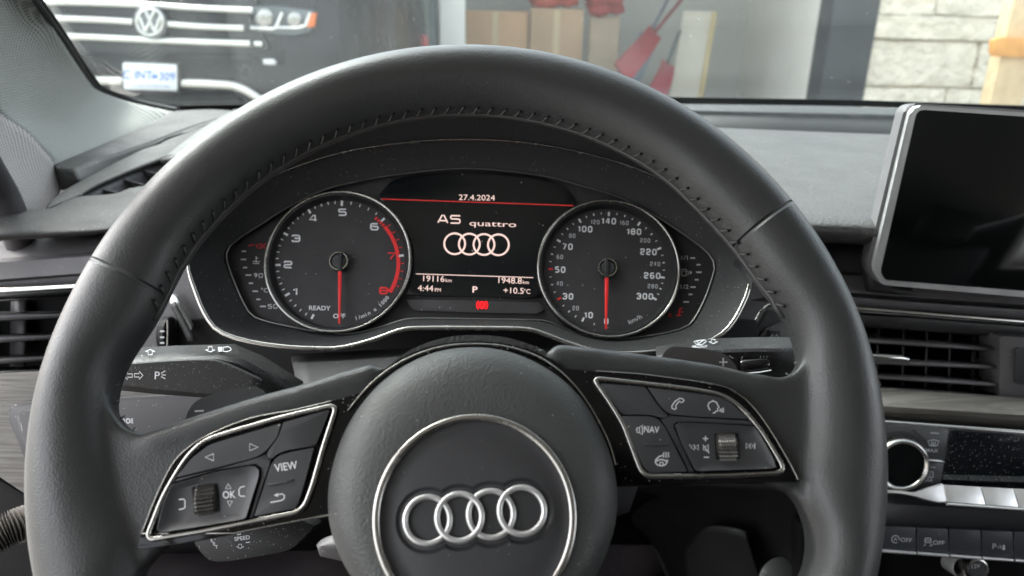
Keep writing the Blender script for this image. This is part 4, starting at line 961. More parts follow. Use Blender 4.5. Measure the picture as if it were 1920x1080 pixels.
    link('coolant_gauge', bm, M['white'], t, 0); link('coolant_gauge_red', rb, M['red'], t, 0)
    bm = newbm(); rb = newbm()
    for (x, y, w) in ((1043, 438, 30), (1079, 479, 24), (1081, 525, 34), (1068, 571, 24), (1045, 616, 32), (1030, 661, 24), (1003, 707, 34)):
        p = q(x, y); add_stroke(bm, [(p[0] - w / 6.6, p[1]), (p[0] + w / 6.6, p[1])], 2.6, F0)
    add_text(bm, '1/1', *q(993, 437), 8, F0, -1, 1.25, .01); add_text(bm, '1/2', *q(990, 615), 8, F0, -1, 1.25, .01)
    x, y = q(993, 527); add_stroke(bm, rnd([(x - 5, y - 6), (x + 3, y - 6), (x + 3, y + 6), (x - 5, y + 6)], 1), 1.5, F0, True); add_stroke(bm, [(x - 3, y - 2.5), (x + 1, y - 2.5)], 1.2, F0); add_stroke(bm, [(x + 3, y - 4), (x + 7, y - 2), (x + 7, y + 4), (x + 4, y + 4)], 1.2, F0); add_fill(bm, [(x + 10, y - 4), (x + 14.5, y), (x + 10, y + 4)], F0)
    add_text(rb, 'R', *q(906, 791), 7, F0, -1, 1.3, .01); x, y = q(962, 772); add_stroke(rb, [(x + 5, y - 8), (x + 1, y - 7), (x - 1, y + 4)], 2.4, F0); add_stroke(rb, [(x - 6, y + 6), (x + 3, y + 5)], 2.2, F0); add_stroke(rb, [(x + 3, y - 1), (x + 7, y - 1)], 2, F0)
    link('fuel_gauge', bm, M['white'], t, 0); link('fuel_gauge_red', rb, M['red'], t, 0)
    # centre display
    Dp = CP.off(.0005)
    ds = plate('centre_display', smooth([(712, 374), (722, 352), (742, 336), (800, 326), (873, 323), (950, 325), (1012, 334), (1050, 348), (1070, 366), (1076, 388), (1035, 425), (1010, 470), (1004, 515), (1014, 557), (890, 555), (762, 552), (774, 520), (776, 470), (758, 424)], True, 3), Dp, .003, M['screen'], t, .0004)
    ds['label'] = 'lit centre display with date, emblem and mileage'
    T = Dp.off(.0003); lb = newbm(); rb = newbm()
    add_text(lb, '27.4.2024', 894, 371, 10.8, T, -1, 1.18, .0)
    add_wide(lb, 'A5', 842, 411, 16.5, T, -2, 1.25, .15); add_text(lb, 'quattro', 924, 420, 10.5, T, -2, 2.05, .0)
    for x, y in ((852.5, 457), (880, 457.7), (907.5, 458.4), (934.5, 459)): add_stroke(lb, ell(x, y, 19.5, 19.5, 40), 3.4, T, True)
    add_stroke(lb, [(780, 513.5), (1000, 520.5)], 1.4, T)
    add_text(lb, '19116', 812, 523, 11.5, T, -2, 1.12, .0); add_text(lb, 'km', 841, 526, 7, T, -2, 1.05, 0)
    add_text(lb, '1948.8', 955, 526.5, 11.5, T, -2, 1.12, .0); add_text(lb, 'km', 986, 529.5, 7, T, -2, 1.05, 0)
    add_text(lb, '4:44', 798, 541, 11.5, T, -2, 1.1, .0); add_text(lb, 'PM', 821, 544, 7, T, -2, 1, 0)
    add_text(lb, 'P', 890, 543.5, 12, T, -2, 1.2, .02); add_text(lb, '+10.5', 963, 545.5, 11.5, T, -2, 1.1, .0); add_text(lb, '°C', 988, 547, 9, T, -2, 1, 0)
    add_stroke(rb, [(715, 373), (1075, 385.5)], 1.8, T)
    link('display_text', lb, M['lit'], ds, 0); link('display_line', rb, M['litred'], ds, 0)
    # tell-tale strip
    tt = plate('warning_light_strip', rnd([(760, 561), (890, 564), (1012, 567), (1022, 582), (1005, 588), (890, 586), (775, 582)], 5), Dp.off(.0008), .002, M['dial'], t, .0005)
    bm = newbm(); L_ = Dp.off(.0012)
    add_fill(bm, ell(904, 572, 7.2, 7.2, 24), L_)
    for sgn in (-1, 1): add_stroke(bm, [(904 + sgn * 10.3 * math.cos(R(a)), 572 - 10.3 * math.sin(R(a))) for a in range(-50, 51, 10)], 1.6, L_)
    link('brake_warning_lamp', bm, M['lamp'], tt, 0)
    bm = newbm(); add_text(bm, 'P', 904, 572, 8, L_.off(.0002), 0, 1.0, .01); link('lamp_letter', bm, mat('lamp_letter', (.04, .0, .0), .5), tt, 0)
    for pts in ([(680, 352), (686, 347), (690, 353), (684, 357)], [(1092, 361), (1100, 367), (1093, 372)]):
        bm = newbm(); add_stroke(bm, pts, 2, F0, len(pts) == 4); link('unlit_arrow', bm, M['button'], t, 0)
cluster()

# ================================================================== STEERING WHEEL
WC = Vector((-.02135, .29354, 1.03674)); WE = 0.67374
WN = Vector((0, -math.cos(WE), math.sin(WE))); WU = Vector((1, 0, 0)); WV = WN.cross(WU)
if WV.z < 0: WV = -WV
WP = Pl(WC, WN)
RM, RA, RB = .16815, .01785, .0174
def wheel():
    t = thing('steering_wheel', 'black leather steering wheel with four ring badge, turned slightly left', 'steering wheel', WC)
    # --- leather rim and spokes grown together
    # inner edge of the grip, with its thumb hollows, as (angle, radius) knots
    kn = []
    for p in [(480, 352), (353, 490), (322, 553), (298, 605), (263, 653), (236, 690), (221, 735), (220, 768), (293, 1036), (276, 1054), (266, 1080), (1300, 392), (1370, 468), (1424, 545), (1467, 598), (1485, 635), (1493, 660), (1490, 690), (1477, 922), (1494, 948), (1509, 982), (1515, 1013), (1512, 1047), (1499, 1076)]:
        q = WP.off(-.004).at(*p) - WC; kn.append((math.atan2(q.dot(WV), q.dot(WU)) % (2 * math.pi), q.length))
    kn += [(R(d), RM - RA) for d in (50, 70, 90, 110, 130)] + [(R(d), .155) for d in (250, 270, 290)]
    kn.sort(); kn = [(kn[-1][0] - 2 * math.pi, kn[-1][1])] + kn + [(kn[0][0] + 2 * math.pi, kn[0][1])]
    def r_in(a):
        for (a0, r0), (a1, r1) in zip(kn, kn[1:]):
            if a0 <= a <= a1:
                t_ = (a - a0) / max(1e-6, a1 - a0); return r0 + (r1 - r0) * t_
        return RM - RA
    rin = [r_in(2 * math.pi * i / 144) for i in range(144)]
    rin = [sum(rin[(i + k) % 144] for k in (-1, 0, 1)) / 3 for i in range(144)]
    bm = newbm(); rings = []
    for i in range(144):
        a = 2 * math.pi * i / 144; e = WU * math.cos(a) + WV * math.sin(a)
        ring = []; rm_ = (RM + RA + rin[i]) / 2; ra_ = (RM + RA - rin[i]) / 2
        for j in range(20):
            b = 2 * math.pi * j / 20; ring.append(bm.verts.new(WC + e * (rm_ + (ra_ + .0006) * math.cos(b)) + WN * (RB + .0006) * math.sin(b)))
        rings.append(ring)
    for i in range(144):
        A, B = rings[i], rings[(i + 1) % 144]
        for j in range(20): bm.faces.new((A[j], B[j], B[(j + 1) % 20], A[(j + 1) % 20]))
    bmesh.ops.recalc_face_normals(bm, faces=bm.faces)
    def slab(pts, top, th):
        b2 = newbm(); pl = WP.off(top); add_poly(b2, [pl.at(*p) for p in clean(pts)], WN, th)
        bmesh.ops.recalc_face_normals(b2, faces=b2.faces)
        me = bpy.data.meshes.new('x'); b2.to_mesh(me); b2.free(); bm.from_mesh(me); bpy.data.meshes.remove(me)
    slab([(110, 640), (190, 640), (206, 690), (199, 735), (204, 768), (228, 800), (262, 816), (292, 815), (320, 804), (400, 776), (493, 746), (567, 726), (640, 703), (700, 686), (722, 688), (730, 740), (640, 800), (520, 850), (400, 930), (320, 1010), (292, 1036), (277, 1052), (250, 1080), (235, 1125), (130, 1125), (95, 900)], .007, .011)
    slab([(1580, 580), (1520, 600), (1508, 636), (1508, 662), (1502, 684), (1488, 700), (1462, 708), (1434, 709), (1406, 706), (1346, 693), (1294, 685), (1200, 672), (1100, 660), (1030, 654), (1018, 664), (1060, 760), (1200, 800), (1350, 830), (1400, 880), (1436, 905), (1484, 920), (1506, 947), (1521, 980), (1528, 1013), (1526, 1047), (1515, 1073), (1500, 1115), (1630, 1120), (1640, 900), (1630, 700)], .007, .011)
    # rolled upper edge of the spokes
    for pts in ([(215, 850), (262, 842), (320, 824), (400, 797), (493, 768), (567, 748), (640, 725), (705, 706)], [(1510, 740), (1462, 732), (1406, 726), (1346, 712), (1294, 703), (1200, 690), (1100, 677), (1035, 670)]):
        b2 = newbm(); q_ = [WP.off(.0022).at(*p) for p in smooth(pts, False, 4)]; add_tube(b2, q_, [min(.0066, .0030 + .0006 * i) for i in range(len(q_))], 14)
        me = bpy.data.meshes.new('x'); b2.to_mesh(me); b2.free(); bm.from_mesh(me); bpy.data.meshes.remove(me)
    me = bpy.data.meshes.new('tmp'); bm.to_mesh(me); bm.free()
    to = bpy.data.objects.new('tmp', me); COL.objects.link(to)
    m1 = to.modifiers.new('r', 'REMESH'); m1.mode = 'VOXEL'; m1.voxel_size = .0016
    m2 = to.modifiers.new('s', 'SMOOTH'); m2.factor = .5; m2.iterations = 18
    dg = bpy.context.evaluated_depsgraph_get(); dg.update()
    me2 = bpy.data.meshes.new_from_object(to.evaluated_get(dg)); bpy.data.objects.remove(to)
    bm = newbm(); bm.from_mesh(me2); bpy.data.meshes.remove(me2)
    rim = link('rim', bm, leather_seamed(), t, 180)
    # --- stitching along the inner edge
    def stitch(th, ho, p, tan, out, n, k=1.0):
        # a slanted thread lying across the edge, with the hole it comes from
        a = p + tan * -.0016 * k + n * .0008 - out * .0004; b = p + tan * .0014 * k + out * .0050 * k + n * .0006
        add_tube(th, [a - n * .0008, a * .6 + b * .4 + n * .0007, b, b + tan * .0005 - n * .0012], .00046, 6)
        r = bmesh.ops.create_icosphere(ho, subdivisions=1, radius=.0008); bmesh.ops.translate(ho, verts=r['verts'], vec=b + tan * .0006 + out * .0008)
    n_ = 132; th = newbm(); ho = newbm()
    for i in range(n_):
        a = 360 * i / n_
        if 166 < a < 360 or a < 17: continue
        e = WU * math.cos(R(a)) + WV * math.sin(R(a)); tn = -WU * math.sin(R(a)) + WV * math.cos(R(a))
        ph = R(186 - 10 * abs(math.cos(R(a)))); ri = rin[round(a / 2.5) % 144]; rr = (RM + RA + ri) / 2 + (RM + RA - ri) / 2 * math.cos(ph)
        p = WC + e * (rr + .0004) + WN * (RB * math.sin(ph))
        on = (e * math.cos(ph) + WN * math.sin(ph)).normalized(); al = (e * math.sin(ph) - WN * math.cos(ph)).normalized()
        stitch(th, ho, p, -tn, al, on)
    link('stitching', th, M['thread'], rim, 180); link('stitch_hole_row', ho, M['hole'], rim, 180)
    rb_ = newbm(); pp_ = []
    for i in range(75):
        a = 17 + 149 * i / 74; e = WU * math.cos(R(a)) + WV * math.sin(R(a)); ph = R(190 - 10 * abs(math.cos(R(a)))); ri = rin[round(a / 2.5) % 144]; rr = (RM + RA + ri) / 2 + (RM + RA - ri) / 2 * math.cos(ph)
        pp_.append(WC + e * (rr - .0002) + WN * (RB * math.sin(ph)))
    add_tube(rb_, pp_, .0011, 8); link('seam_ridge', rb_, M['thread'], rim, 180)
    for pts, of in (([(236, 664), (226, 694), (222, 735), (226, 768), (246, 798), (272, 812), (300, 810), (340, 797), (400, 774), (450, 758), (520, 738), (600, 716)], .0), ([(1080, 664), (1150, 670), (1210, 676), (1260, 682), (1310, 690), (1360, 698), (1410, 708), (1440, 711), (1466, 706), (1486, 690), (1494, 664), (1490, 636), (1478, 612)], .0), ([(1498, 1082), (1512, 1050), (1516, 1014), (1508, 980), (1492, 946), (1470, 922)], -.001)):
        th = newbm(); ho = newbm()
        sp = smooth(pts, False, 8); pl = WP.off(of); P3 = [pl.at(*p) for p in sp]; acc = 0
        for a, b in zip(P3, P3[1:]):
            acc += (b - a).length
            if acc > .0066:
                acc = 0; tn = (b - a).normalized(); stitch(th, ho, b, tn, tn.cross(WN), WN, .7)
        link('stitching', th, M['thread'], rim, 180); link('stitch_hole_row', ho, M['hole'], rim, 180)

    # --- gloss black spoke trims with chrome frames and keys
    TP = WP.off(.0108); BP = TP.off(.0004); KP = TP.off(.0022); IP = KP.off(.00015)
    s1 = lambda x, y: (260 + x / 3.3225, 740 + y / 3.3225)
    s2 = lambda x, y: (1080 + x / 4.5714, 690 + y / 4.5714)
    def bend(z, pts): return [z(*p) for p in pts]
    trim_l = smooth([(735, 716), (660, 741.5), (560, 767), (471, 784), (392, 815), (350, 842), (320, 876), (290, 938), (271, 987), (260, 1014)], False, 5) + smooth([(259, 1024), (266, 1029), (380, 1011), (471, 993), (600, 968), (700, 950)], False, 3)
    trim_r = smooth([(1030, 690), (1080, 694), (1180, 700), (1268, 710), (1353, 724), (1386, 740), (1412, 763), (1440, 800), (1474, 856), (1494, 893)], False, 5) + smooth([(1496, 899), (1490, 903), (1364, 906), (1178, 911), (1080, 911)], False, 3)
    fr_l = rnd([s1(1238, 62), s1(1150, 330), s1(1080, 580), s1(1022, 728), s1(700, 790), s1(400, 850), s1(45, 908), s1(150, 640), s1(235, 490), s1(310, 378), s1(410, 285), s1(600, 225), s1(900, 140)], [18, 20, 20, 22, 10, 10, 20, 20, 20, 20, 20, 20, 20])
    fr_r = rnd([s2(140, 88), s2(600, 138), s2(1000, 185), s2(1240, 228), s2(1380, 308), s2(1500, 430), s2(1600, 560), s2(1700, 720), s2(1800, 895), s2(1300, 920), s2(950, 926), s2(570, 930), s2(490, 720), s2(400, 480), s2(280, 285)], [17, 16, 16, 16, 16, 16, 16, 16, 22, 14, 12, 20, 14, 14, 14])
    keys = []
    for side, trim, frame in (('l', trim_l, fr_l), ('r', trim_r, fr_r)):
        tp = plate('spoke_trim', trim, TP, .007, M['piano'], t, .0012, 3)
        bm = newbm(); add_strip(bm, [TP.off(.0012).at(*p) for p in clean(frame, .6)], WN, .0024, .0026, True, 10); link('chrome_frame', bm, M['chrome'], tp, 80)
        plate('key_base', frame, BP, .003, M['deep'], tp, .0003)  # near-black base puts the shade of the key gaps into its colour
        bm = newbm()
        ex = trim[:-6] if side == 'l' else trim[:-6]
        ln = [p for p in trim if (p[0] < 640 if side == 'l' else p[0] > 1100)]
        ln = [p for p in ln if not (p[1] > (1005 if side == 'l' else 900))]
        add_strip(bm, [TP.off(.0004).at(*p) for p in ln], WN, .0007, .0008, False, 6); link('trim_edge', bm, M['chrome'], tp, 80)
    plate('key_divider', bend(s1, [(226, 527), (500, 462), (740, 398), (795, 366), (826, 408), (808, 440), (755, 615), (712, 765), (688, 770), (770, 515), (772, 455), (730, 424), (480, 468), (213, 548)]), TP.off(.0016), .003, M['button'], t, .0003)
    plate('key_divider', bend(s2, [(1520, 490), (1000, 458), (865, 453), (828, 480), (830, 515), (1012, 886), (972, 890), (775, 514), (718, 436), (775, 432), (800, 404), (1000, 425), (1500, 448)]), TP.off(.0016), .003, M['button'], t, .0003)
    def key(pts, r, ic, up=.0022, lab=None, nm='key'):
        k = plate(nm, rnd(pts, r), TP.off(up), .004, M['button'], t, .0007, 3)
        if lab: k['label'] = lab
        if ic:
            bm = newbm(); ic(bm, TP.off(up + .00015)); link('symbol', bm, M['white'], k, 0)
        return k
    def tri(bm, pl, x, y, w, h, d, lw=1.6):  # outline triangle
        pts = {'l': [(x - w, y), (x + w, y - h), (x + w, y + h)], 'r': [(x + w, y), (x - w, y - h), (x - w, y + h)], 'u': [(x, y - h), (x - w, y + h), (x + w, y + h)], 'd': [(x, y + h), (x - w, y - h), (x + w, y - h)]}[d]
        add_stroke(bm, pts, lw, pl, True)
    key(bend(s1, [(240, 505), (330, 395), (440, 312), (600, 262), (888, 178), (858, 272), (790, 352), (735, 388), (500, 450), (236, 514)]), [3, 10, 10, 5, 3, 8, 8, 10, 5, 2], lambda b, p: (tri(b, p, *s1(440, 390), 8, 6.5, 'l'), tri(b, p, *s1(718, 327), 8, 6.5, 'r')), lab='rocker key with two hollow arrows')
    key(bend(s1, [(902, 172), (1192, 92), (1103, 315), (925, 345), (862, 368), (826, 402), (800, 384), (802, 358), (868, 268)]), [2, 5, 3, 6, 8, 3, 3, 6, 8], None, lab='blank key')
    def view(b, p):
        add_text(b, 'VIEW', *s1(918, 450), 15, p, 9, .86, .012)
        x, y = s1(865, 645); add_stroke(b, [(x - 13, y + 8), (x + 8, y + 4), (x + 12, y + 1), (x + 13, y - 5), (x + 9, y - 8), (x - 3, y - 6)], 2.1, p); add_fill(b, [(x - 7, y - 5.5), (x + 1, y - 10), (x + 1, y - 2.5)], p)
    vk = key(bend(s1, [(860, 385), (930, 362), (1092, 330), (1030, 560), (985, 705), (720, 758), (765, 620), (822, 440)]), [10, 8, 3, 5, 8, 3, 5, 10], view, lab='key marked VIEW over a back arrow')
    plate('raised_bar', rnd([s1(805, 552), s1(960, 522), s1(962, 537), s1(806, 568)], 2), KP.off(.0009), .002, M['button'], vk, .0004)
    # scroll key, left
    bp_ = bend(s1, [(205, 560), (480, 482), (715, 437), (757, 462), (750, 515), (668, 775), (400, 820), (105, 866), (150, 680)])
    def scroll(o, pts, ctr, wpts, wc, ax, icon, lab):
        outer = polar(rnd(pts, [3, 8, 8, 8, 10, 4, 6, 5, 6] if len(pts) == 9 else 6), ctr, 72)
        innr = [(ctr[0] + (p[0] - ctr[0]) * .80, ctr[1] + (p[1] - ctr[1]) * .72) for p in outer]
        bm = newbm(); g = loft(bm, [[TP.off(-.001).at(*p) for p in outer], [TP.off(.0022).at(*p) for p in outer], [TP.off(.0030).at(*(ctr[0] + (p[0] - ctr[0]) * .985, ctr[1] + (p[1] - ctr[1]) * .985)) for p in outer], [TP.off(.0011).at(*p) for p in innr]])
        bm.faces.new(g[-1]); bmesh.ops.recalc_face_normals(bm, faces=bm.faces)
        k = link('scroll_key', bm, M['button'], t, 40); k['label'] = lab
        bm = newbm(); icon(bm, TP.off(.0013)); link('symbol', bm, M['white'], k, 0)
        sl = plate('wheel_slot', rnd(wpts, 3), TP.off(.0014), .001, M['hole'], k, .0002)
        # knurled thumb wheel
        q = TP.off(-.0005); u = (q.at(*ax[1]) - q.at(*ax[0])); ln = u.length * .86; u.normalize(); v = WN.cross(u); c = TP.off(.0014).at(*wc) - WN * .0066; rad = .0085; L_ = 9; C_ = 34
        bm = newbm(); gr = []
        for i in range(L_ * 2 + 1):
            for_x = -ln / 2 + ln * i / (L_ * 2); edge = min(1, min(i, L_ * 2 - i) / 2); ring = []
            for j in range(C_ * 2):
                a = math.pi * j / C_; kn = .0007 if (i % 2 and j % 2) else 0
                ring.append(bm.verts.new(c + u * for_x + (v * math.cos(a) + WN * math.sin(a)) * (rad * (.86 + .14 * edge) + kn)))
            gr.append(ring)
        for A, B in zip(gr, gr[1:]):
            for j in range(C_ * 2): bm.faces.new((A[j], A[(j + 1) % (C_ * 2)], B[(j + 1) % (C_ * 2)], B[j]))
        bm.faces.new(gr[0][::-1]); bm.faces.new(gr[-1]); bmesh.ops.recalc_face_normals(bm, faces=bm.faces)
        link('thumb_wheel', bm, mat('thumb_wheel_metal', (.06, .057, .052), .34, metal=.6), k, 25)
    def icl(b, p):
        x, y = s1(270, 680); add_stroke(b, [(x - 6, y - 8), (x + 3, y - 9), (x + 5.5, y - 6), (x + 5.5, y + 7), (x + 3, y + 9), (x - 6, y + 11)], 2, p)
        x, y = s1(642, 603); add_stroke(b, [(x + 6, y - 10), (x - 2, y - 8), (x - 5, y - 4), (x - 5, y + 6), (x - 2, y + 9), (x + 6, y + 9)], 2, p)
        tri(b, p, *s1(558, 570), 5, 4.6, 'u', 1.7); tri(b, p, *s1(568, 680), 4.6, 5, 'd', 1.7); add_text(b, 'OK', *s1(562, 625), 14, p, 3, .86, .012)
    scroll(None, bp_, s1(430, 655), [s1(330, 575), s1(490, 552), s1(506, 728), s1(348, 748)], s1(418, 651), (s1(337, 664), s1(500, 640)), icl, 'scroll key with knurled wheel marked OK')
    # right side
    key(bend(s2, [(200, 130), (590, 160), (645, 240), (720, 345), (790, 410), (765, 430), (700, 418), (640, 400), (400, 397), (290, 262)]), [5, 2, 6, 8, 4, 3, 4, 6, 3, 5], None, lab='blank key')
    def phone(b, p):
        x, y = s2(875, 310); add_stroke(b, [(x - 11, y + 8), (x - 12, y + 4), (x - 6, y - 5), (x + 3, y - 11), (x + 9, y - 10), (x + 11, y - 7), (x + 9, y - 4), (x + 5, y - 3), (x + 3, y - 6), (x - 2, y - 1), (x - 5, y + 5), (x - 3, y + 7), (x - 6, y + 10)], 1.7, p, True)
        x, y = s2(1195, 335); add_stroke(b, [(x - 10, y + 6), (x - 14, y - 2), (x - 12, y - 8), (x - 5, y - 11.5), (x + 2, y - 9), (x + 4, y - 4), (x + 7, y + 1), (x + 4, y + 2), (x + 5, y + 7), (x, y + 8), (x - 1, y + 11), (x - 5, y + 11)], 1.8, p)
        for k, r in ((8, 4), (11, 6), (14, 8)): add_stroke(b, [(x + k, y + 6 - r * .6), (x + k + 1.8, y + 6), (x + k, y + 6 + r * .6)], 1.4, p)
    key(bend(s2, [(612, 165), (1000, 212), (1230, 248), (1330, 302), (1420, 380), (1488, 436), (1000, 414), (800, 394), (738, 348), (680, 262)]), [3, 5, 8, 8, 8, 3, 5, 8, 8, 6], phone, lab='rocker key with a telephone and a speaking head')
    def nav(b, p):
        add_text(b, 'NAV', *s2(645, 530), 12.5, p, -2, .84, .012)
        x, y = s2(546, 530); add_stroke(b, [(x - 5, y - 4), (x - 1, y - 4), (x + 5, y - 9), (x + 5, y + 9), (x - 1, y + 5), (x - 5, y + 5)], 1.7, p, True); add_stroke(b, [(x - .5, y - 4), (x - .5, y + 5)], 1.4, p); add_stroke(b, [(x - 8, y), (x - 7, y)], 1.5, p)
        x, y = s2(735, 795); add_stroke(b, [(x + 2, y - 10), (x - 5, y - 8), (x - 11, y - 2), (x - 12, y + 3), (x - 8, y + 8), (x - 1, y + 9.5), (x + 6, y + 8), (x + 10, y + 3), (x + 10.5, y - 2)], 2.2, p)
        add_stroke(b, [(x - 10, y + 1), (x - 5, y - 2), (x + 3, y - 2), (x + 9, y + 1)], 2.2, p); add_stroke(b, [(x - 4, y + 8), (x - 3, y + 3), (x + 2, y + 3), (x + 3, y + 8)], 2, p)
        for k in (2.5, 7, 11.5): add_stroke(b, [(x + k, y - 6), (x + k + 2, y - 9), (x + k, y - 12), (x + k + 2, y - 16)], 1.8, p)
    nk = key(bend(s2, [(388, 412), (630, 412), (705, 438), (765, 515), (955, 885), (625, 898), (580, 850), (515, 720)]), [3, 8, 9, 8, 3, 9, 8, 6], nav, lab='key marked NAV over a heated wheel symbol')
    plate('raised_bar', rnd([s2(595, 642), s2(797, 636), s2(799, 660), s2(597, 666)], 2), KP.off(.0009), .002, M['button'], nk, .0004)
    def icr(b, p):
        x, y = s2(1012, 680); add_stroke(b, [(x - 8, y - 5.5), (x - 8, y + 5.5)], 1.7, p); tri(b, p, x - 3, y, 3.6, 5, 'l', 1.5); tri(b, p, x + 4.5, y, 3.6, 5, 'l', 1.5)
        x, y = s2(1495, 668); add_stroke(b, [(x + 8, y - 5.5), (x + 8, y + 5.5)], 1.7, p); tri(b, p, x - 4.5, y, 3.6, 5, 'r', 1.5); tri(b, p, x + 3, y, 3.6, 5, 'r', 1.5)
        x, y = s2(1110, 605); add_stroke(b, [(x - 5, y), (x + 5, y)], 2, p); add_stroke(b, [(x, y - 5), (x, y + 5)], 2, p)
        x, y = s2(1118, 765); add_stroke(b, [(x - 5, y), (x + 5, y)], 2, p)
        x, y = s2(1115, 690); add_stroke(b, [(x - 5, y - 3), (x - 1, y - 3), (x + 4, y - 8), (x + 4, y + 7), (x - 1, y + 3), (x - 5, y + 3)], 1.5, p, True); add_stroke(b, [(x - 6, y - 7), (x + 6, y + 9)], 1.5, p)
    scroll(None, bend(s2, [(842, 480), (880, 466), (1200, 480), (1540, 502), (1690, 760), (1725, 862), (1300, 876), (1025, 886), (900, 640)]), s2(1270, 690), [s2(1185, 560), s2(1388, 555), s2(1406, 782), s2(1200, 785)], s2(1296, 670), (s2(1192, 672), s2(1398, 668)), icr, 'scroll key with knurled wheel between skip arrows')

    # --- shift paddles behind the spokes
    QP = WP.off(-.022)
    p1 = plate('shift_paddle', smooth([(346, 800), (348, 785), (353, 771), (363, 757), (380, 746), (430, 731), (467, 724.6), (482, 725.5), (491, 733), (498, 752), (500, 800), (430, 830), (360, 830)], True, 5), QP, .006, mat('paddle_plastic', (.04, .042, .044), .5, bump=('noise', 1500, .15), dust=.02), t, .0014, 3)
    bm = newbm(); add_stroke(bm, [(365, 771), (382, 770)], 3.2, QP.off(.0002)); link('symbol', bm, M['white'], p1, 0)
    p2 = plate('shift_paddle', smooth([(1236, 700), (1241, 672), (1245, 662), (1254, 653), (1268, 650), (1297, 651.6), (1331, 656), (1358, 664), (1372, 676), (1382, 691), (1388, 715), (1370, 740), (1260, 740)], True, 5), QP, .006, M['shift'] if 'shift' in M else mat('paddle_plastic_lit', (.085, .08, .08), .55, bump=('noise', 1500, .15), dust=.02), t, .0014, 3)  # right paddle's plastic lightened, extra light put into its colour
    bm = newbm(); add_stroke(bm, [(1348.5, 679), (1364, 679)], 2.6, QP.off(.0002)); add_stroke(bm, [(1356, 671), (1356, 687)], 2.6, QP.off(.0002)); link('symbol', bm, M['white'], p2, 0)

    # --- hub: airbag cover dome, black gap ring, collar
    hub = smooth([(888, 650), (960, 660), (1030, 693), (1085, 740), (1125, 805), (1150, 870), (1158, 932), (1150, 1000), (1117, 1080), (1060, 1150), (980, 1200), (888, 1215), (795, 1200), (715, 1150), (658, 1080), (625, 1010), (615, 945), (622, 880), (648, 805), (690, 742), (745, 693), (815, 660)], True, 6)
    rc = (890, 968); N = 144
    RPl = WP.off(.030); cc = RPl.at(*rc); rr = pxw(RPl, rc[0], rc[1], 380) / 2
    c0 = WP.off(.013).at(889, 930)
    ou, ov = Pl(WC, WN).axes()
    edge = [WP.off(.013).at(*p) for p in polar(hub, (889, 935), N)]
    # ring points ordered to match the outline
    ringp = []
    for p in edge:
        d = p - c0; d -= WN * d.dot(WN); d.normalize(); ringp.append(cc + d * rr)
    loops = [[p - WN * .012 for p in edge], [p - WN * .002 for p in edge]]
    for s, h in ((.03, .0030), (.10, .0065), (.22, .0100), (.4, .0133), (.6, .0155), (.8, .0166), (1.0, .0170)):
        loops.append([a + (b - a - WN * (b - a).dot(WN)) * s + WN * (h) - WN * .0 for a, b in zip(edge, ringp)])
    bm = newbm(); loft(bm, loops); bmesh.ops.recalc_face_normals(bm, faces=bm.faces)
    cov = link('airbag_cover', bm, mat('airbag_grain', (.046, .048, .047), .5, bump=('noise', 800, .6), var=.08, dust=.008, dust_scale=1300), t, 180)
    cp = Pl(cc, WN)
    bm = newbm(); add_strip(bm, [cc + (ou * math.cos(2 * math.pi * i / 144) + ov * math.sin(2 * math.pi * i / 144)) * (rr - .0012) + WN * .0006 for i in range(144)], WN, .0032, .0026, True, 12); link('chrome_ring', bm, M['chrome'], t, 180)
    bm = newbm(); add_lathe(bm, cc, WN, [(rr - .0022, .0004), (rr - .0026, -.0008), (rr - .0055, -.0014), (rr - .0085, -.0006), (rr * .5, .0002), (0, .0006)], 144)
    disc = link('badge_disc', bm, badge_mat(cc, cp), t, 40)
    E_ = cp.off(.0011); bm = newbm()
    for i, (x, y) in enumerate(RINGS):
        ctr = E_.at(x, y); r = pxw(E_, x, y, 2 * 42) / 2
        u = (E_.at(x + 10, y - 1) - ctr).normalized(); v = WN.cross(u)
        add_strip(bm, [ctr + (u * math.cos(2 * math.pi * k / 72) + v * math.sin(2 * math.pi * k / 72)) * r + WN * (.0004 if i % 2 else 0) for k in range(72)], WN, .0024, .0022, True, 10)
    link('ring_emblem', bm, M['silver'], disc, 180)
    bm = newbm(); g_ = WP.off(.0286)
    add_text(bm, 'a', 694, 888, 22, g_, 28, 1.2, -.01); add_text(bm, 'b', 1069, 845, 20, g_, -30, 1.2, -.01)
    link('embossed_letters', bm, M['button'], cov, 0)
    # black gap ring and collar behind the dome
    top = [(640, 790), (668, 745), (705, 706), (745, 676), (790, 655), (840, 643), (890, 640), (945, 644), (1000, 658), (1045, 682), (1082, 716), (1112, 762), (1100, 900), (900, 950), (680, 900)]
    plate('gap_ring', smooth(top, True, 4), WP.off(.010), .01, M['piano'], t, .001)
    gl = [(652, 770), (690, 725), (730, 692), (775, 667), (830, 650), (890, 645), (950, 650), (1005, 667), (1048, 694), (1083, 729), (1113, 773), (1141, 828), (1154, 872)]
    strip('gap_trim', smooth(gl, False, 5), WP.off(.0125), .0009, .001, M['chrome'], t, False)
    col = [(690, 770), (702, 716), (722, 692), (770, 656), (830, 634), (890, 628), (950, 633), (1000, 648), (1020, 656), (1062, 700), (1080, 800), (900, 900), (700, 850)]
    plate('collar', smooth(col, True, 4), WP.off(.004), .02, M['grain'], t, .003, 3)

